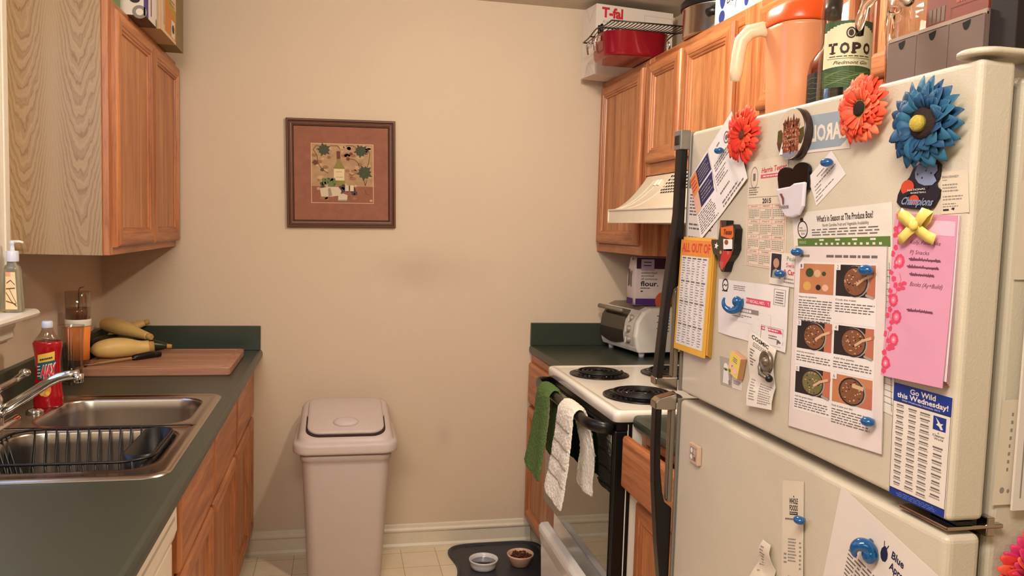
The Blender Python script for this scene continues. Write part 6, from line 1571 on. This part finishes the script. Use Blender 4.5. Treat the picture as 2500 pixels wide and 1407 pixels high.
# red roaster
t = thing('roasting_pan', 'red roasting pan with chrome handles overhanging the wall cabinet edge', 'pan', (1.107, 3.03, ZU))
M_rd = mat('red enamel', '8a1222', rough=.22, metal=.35, coat=.5, noise=.05); M_rdi = mat('pan inside grey', '4b4442', rough=.4)
def RP(z, g, gy=0): return [(x, y, ZU + .001 + z) for x, y in rr(.972 - g, 1.222 + g, 2.900 - g, 3.135 + g, .070 + g, 8)]
mb = MB(); mb.loft([RP(0, -.014), RP(.004, -.006), RP(.012, -.001), RP(.084, .006), RP(.088, .010), RP(.090, .010), RP(.090, .005)], M_rd, cap1=False); mb.loft([RP(.090, .005), RP(.086, .003), RP(.015, -.004), RP(.010, -.012)], M_rdi, cap0=False); mb.build('pan', t)
for sx, x in ((-1, .965), (1, 1.229)):
    mb = MB(); mb.tube([(x, 2.975, ZU + .074), (x + sx * .014, 2.975, ZU + .078), (x + sx * .020, 2.975, ZU + .066), (x + sx * .016, 2.98, ZU + .028), (x + sx * .018, 3.0, ZU + .022), (x + sx * .018, 3.06, ZU + .022), (x + sx * .016, 3.08, ZU + .028), (x + sx * .020, 3.085, ZU + .066), (x + sx * .014, 3.085, ZU + .078), (x, 3.085, ZU + .074)], .0042, M_chrome, 8)
    mb.box(x - .002, x + sx * .006, 2.967, 2.987, ZU + .060, ZU + .080, M_chrome); mb.box(x - .002, x + sx * .006, 3.077, 3.097, ZU + .060, ZU + .080, M_chrome); mb.build('handle', t)
t = thing('roasting_rack', 'dark wire roasting rack lying across the red roasting pan', 'rack', (1.10, 3.0, ZU + .1))
M_rk = mat('rack wire', '3b322c', rough=.35, metal=.6); mb = MB()
RX0, RX1, RYA, RYB = .950, 1.262, 2.805, 3.150
def rk(x, y): return (x, y, ZU + .0915 + max(0, (2.99 - y)) * .03 + .016 * math.exp(-((y - 2.98) / .07) ** 2) + .0005)
for y in (RYA, RYB, 2.95, 3.06): mb.tube([(RX0, y, rk(0, y)[2]), (RX1, y, rk(0, y)[2])], .0028, M_rk, 6)
for k in range(22):
    x = RX0 + (RX1 - RX0) * k / 21; mb.tube([rk(x, RYA + (RYB - RYA) * i / 14) for i in range(15)], .0028 if k in (0, 21) else .0018, M_rk, 5)
mb.build('wires', t)
mb = MB(); mb.tube([rk(.985, 3.02), (.983, 3.02, ZU + .135), (.983, 3.05, ZU + .138), rk(.985, 3.055)], .006, M_bkm, 8); mb.build('rack_handle', t)
# stock pot
t = thing('stock_pot', 'shiny steel stock pot with black rimmed lid on the right wall cabinets', 'pot', (1.262, 2.54, ZU))
sc_ = (1.262, 2.560, ZU); M_pot = mat('pot steel', 'c8beb0', rough=.22, metal=1, noise=.02)
mb = MB(); mb.lathe([(.128, .0005), (.133, .005), (.134, .088), (.137, .090), (.137, .094)], sc_, M_pot, 56); mb.build('pot', t)
mb = MB(); mb.lathe([(.139, .0945), (.143, .097), (.143, .112), (.136, .122), (.10, .132), (.05, .138)], sc_, M_bkm, 56); mb.build('lid', t)
mb = MB()
for ang in (206,):
    a = math.radians(ang); u_ = Vector((math.cos(a), math.sin(a), 0)); w_ = Vector((-math.sin(a), math.cos(a), 0)); b_ = Vector(sc_) + u_ * .134 + Vector((0, 0, .056))
    a = math.radians(232); u_ = Vector((math.cos(a), math.sin(a), 0)); w_ = Vector((-math.sin(a), math.cos(a), 0)); b_ = Vector(sc_) + u_ * .133 + Vector((0, 0, .056))
    mb.tube([tuple(b_ - w_ * .016), tuple(b_ - w_ * .015 + u_ * .016), tuple(b_ + u_ * .026), tuple(b_ + w_ * .015 + u_ * .016), tuple(b_ + w_ * .016)], [.012, .013, .014, .013, .012], M_bkm, 10)
mb.build('handle', t)
# white box with blue flowers
t = thing('flowered_box', 'white box with dark blue leaf print on the wall cabinets beside the pot', 'box', (1.25, 2.28, ZU))
mb = MB(); mb.box(1.158, 1.36, 2.170, 2.408, ZU, ZU + .20, mat('box bright white', 'efe6d6', rough=.5)); bo = mb.build('carton', t, bevel=.002)
mb = MB(); s = plane_sheet(mb, [(2.408, ZU + .20), (2.170, ZU + .20), (2.170, ZU), (2.408, ZU)], 1.158, top=.0004)
M_bf = mat('blue leaf print', '2f3f86', rough=.5)
s.asp = 1.15
def lf(u, v, ru, rv): s.disc(u, v, ru, rv, M_bf, 1, 20)
lf(.22, .56, .09, .24); lf(.21, .92, .085, .10); lf(.20, .25, .08, .14); lf(.86, .86, .055, .085); lf(.77, .70, .05, .075); lf(.95, .78, .05, .06); s.line([(.60, .2), (.63, .6), (.57, .88)], .012, M_ink, 1); s.line([(.84, .3), (.83, .6), (.85, .8)], .016, M_bf, 1)
s.text('De', .34, .62, .52, .76, M_ink, 2, slant=.5)
mb.build('front_print', bo)

# ------------------------------------------------------------------ on top of the left wall cabinet
ZL = 2.0685
t = thing('kitchenware_box', 'white and purple carton overhanging the left wall cabinet', 'box', (-.72, 2.83, ZL))
M_pur = mat('purple print', '46327c', rough=.5)
mb = MB(); mb.box(-.905, -.600, 2.742, 2.905, ZL + .0005, ZL + .24, M_cw); bo = mb.build('carton', t, bevel=.0015)
mb = MB(); s = vec_sheet(mb, (-.905, 2.742, ZL + .24), (.305, 0, 0), (0, 0, -.2395), (0, -1, 0)); s.rect(.985, 0, 1, 1, M_pur, 1); s.ring(.945, .955, .07, .085, .35, M_gry, 1, 30); s.ring(.945, .955, .045, .055, .2, M_gry, 1, 30); s.disc(.90, .80, .05, .045, M_ink, 1); mb.build('front_print', bo)
mb = MB(); s = vec_sheet(mb, (-.600, 2.742, ZL + .24), (0, .163, 0), (0, 0, -.2395), (1, 0, 0)); s.rect(0, 0, .24, 1, M_pur, 1); s.rect(.45, 0, .52, .93, M_pur, 1); s.disc(.92, .95, .06, .06, M_gry, 1); mb.build('side_print', bo)
mb = MB(); s = vec_sheet(mb, (-.905, 2.742, ZL + .0003), (.305, 0, 0), (0, .163, 0), (0, 0, -1)); s.rect(.80, 0, 1, 1, mat('kraft underside', '6e5444', rough=.8), 0); s.disc(.925, .42, .035, .10, M_cap, 1); mb.build('underside', bo)
t = thing('snack_box', 'orange and yellow carton at the far end of the left wall cabinet top', 'box', (-.70, 3.02, ZL))
mb = MB(); mb.box(-.880, -.590, 2.912, 3.165, ZL + .0005, ZL + .26, mat('kraft side', 'bda07c', rough=.7)); bo = mb.build('carton', t, bevel=.0015)
mb = MB(); s = vec_sheet(mb, (-.590, 2.912, ZL + .26), (0, .253, 0), (0, 0, -.2595), (1, 0, 0)); s.rect(0, 0, 1, 1, mat('box cream', 'd8bc98', rough=.6), 1); s.rect(.25, .55, 1, .96, mat('box orange', 'c8823c', rough=.6), 2); s.poly([(.25, .35), (1, .62), (1, .70), (.25, .52)], mat('box mustard', 'b8962a', rough=.6), 3); s.rect(.68, .72, .92, .95, M_cw, 4); s.disc(.80, .83, .08, .06, M_leaf, 5); s.rect(.18, .55, .21, .9, M_gry, 3); s.lines(.55, .45, .95, .55, 2, M_gry, R1, 4); mb.build('side_print', bo)
t = thing('olive_box', 'olive grey carton standing against the end wall on the left wall cabinet', 'box', (-.72, 3.30, ZL))
mb = MB(); mb.box(-.86, -.590, 3.17, 3.31, ZL + .0005, ZL + .27, mat('olive carton', '85744e', rough=.7, noise=.12, nscale=20)); mb.build('carton', t, bevel=.0015)
t = thing('green_box', 'green carton just showing at the top edge of the photo on the left wall cabinet', 'box', (-.78, 2.64, ZL))
mb = MB(); mb.box(-.90, -.662, 2.585, 2.70, ZL + .0005, ZL + .14, mat('green carton', '6c8450', rough=.6)); mb.build('carton', t, bevel=.0015)
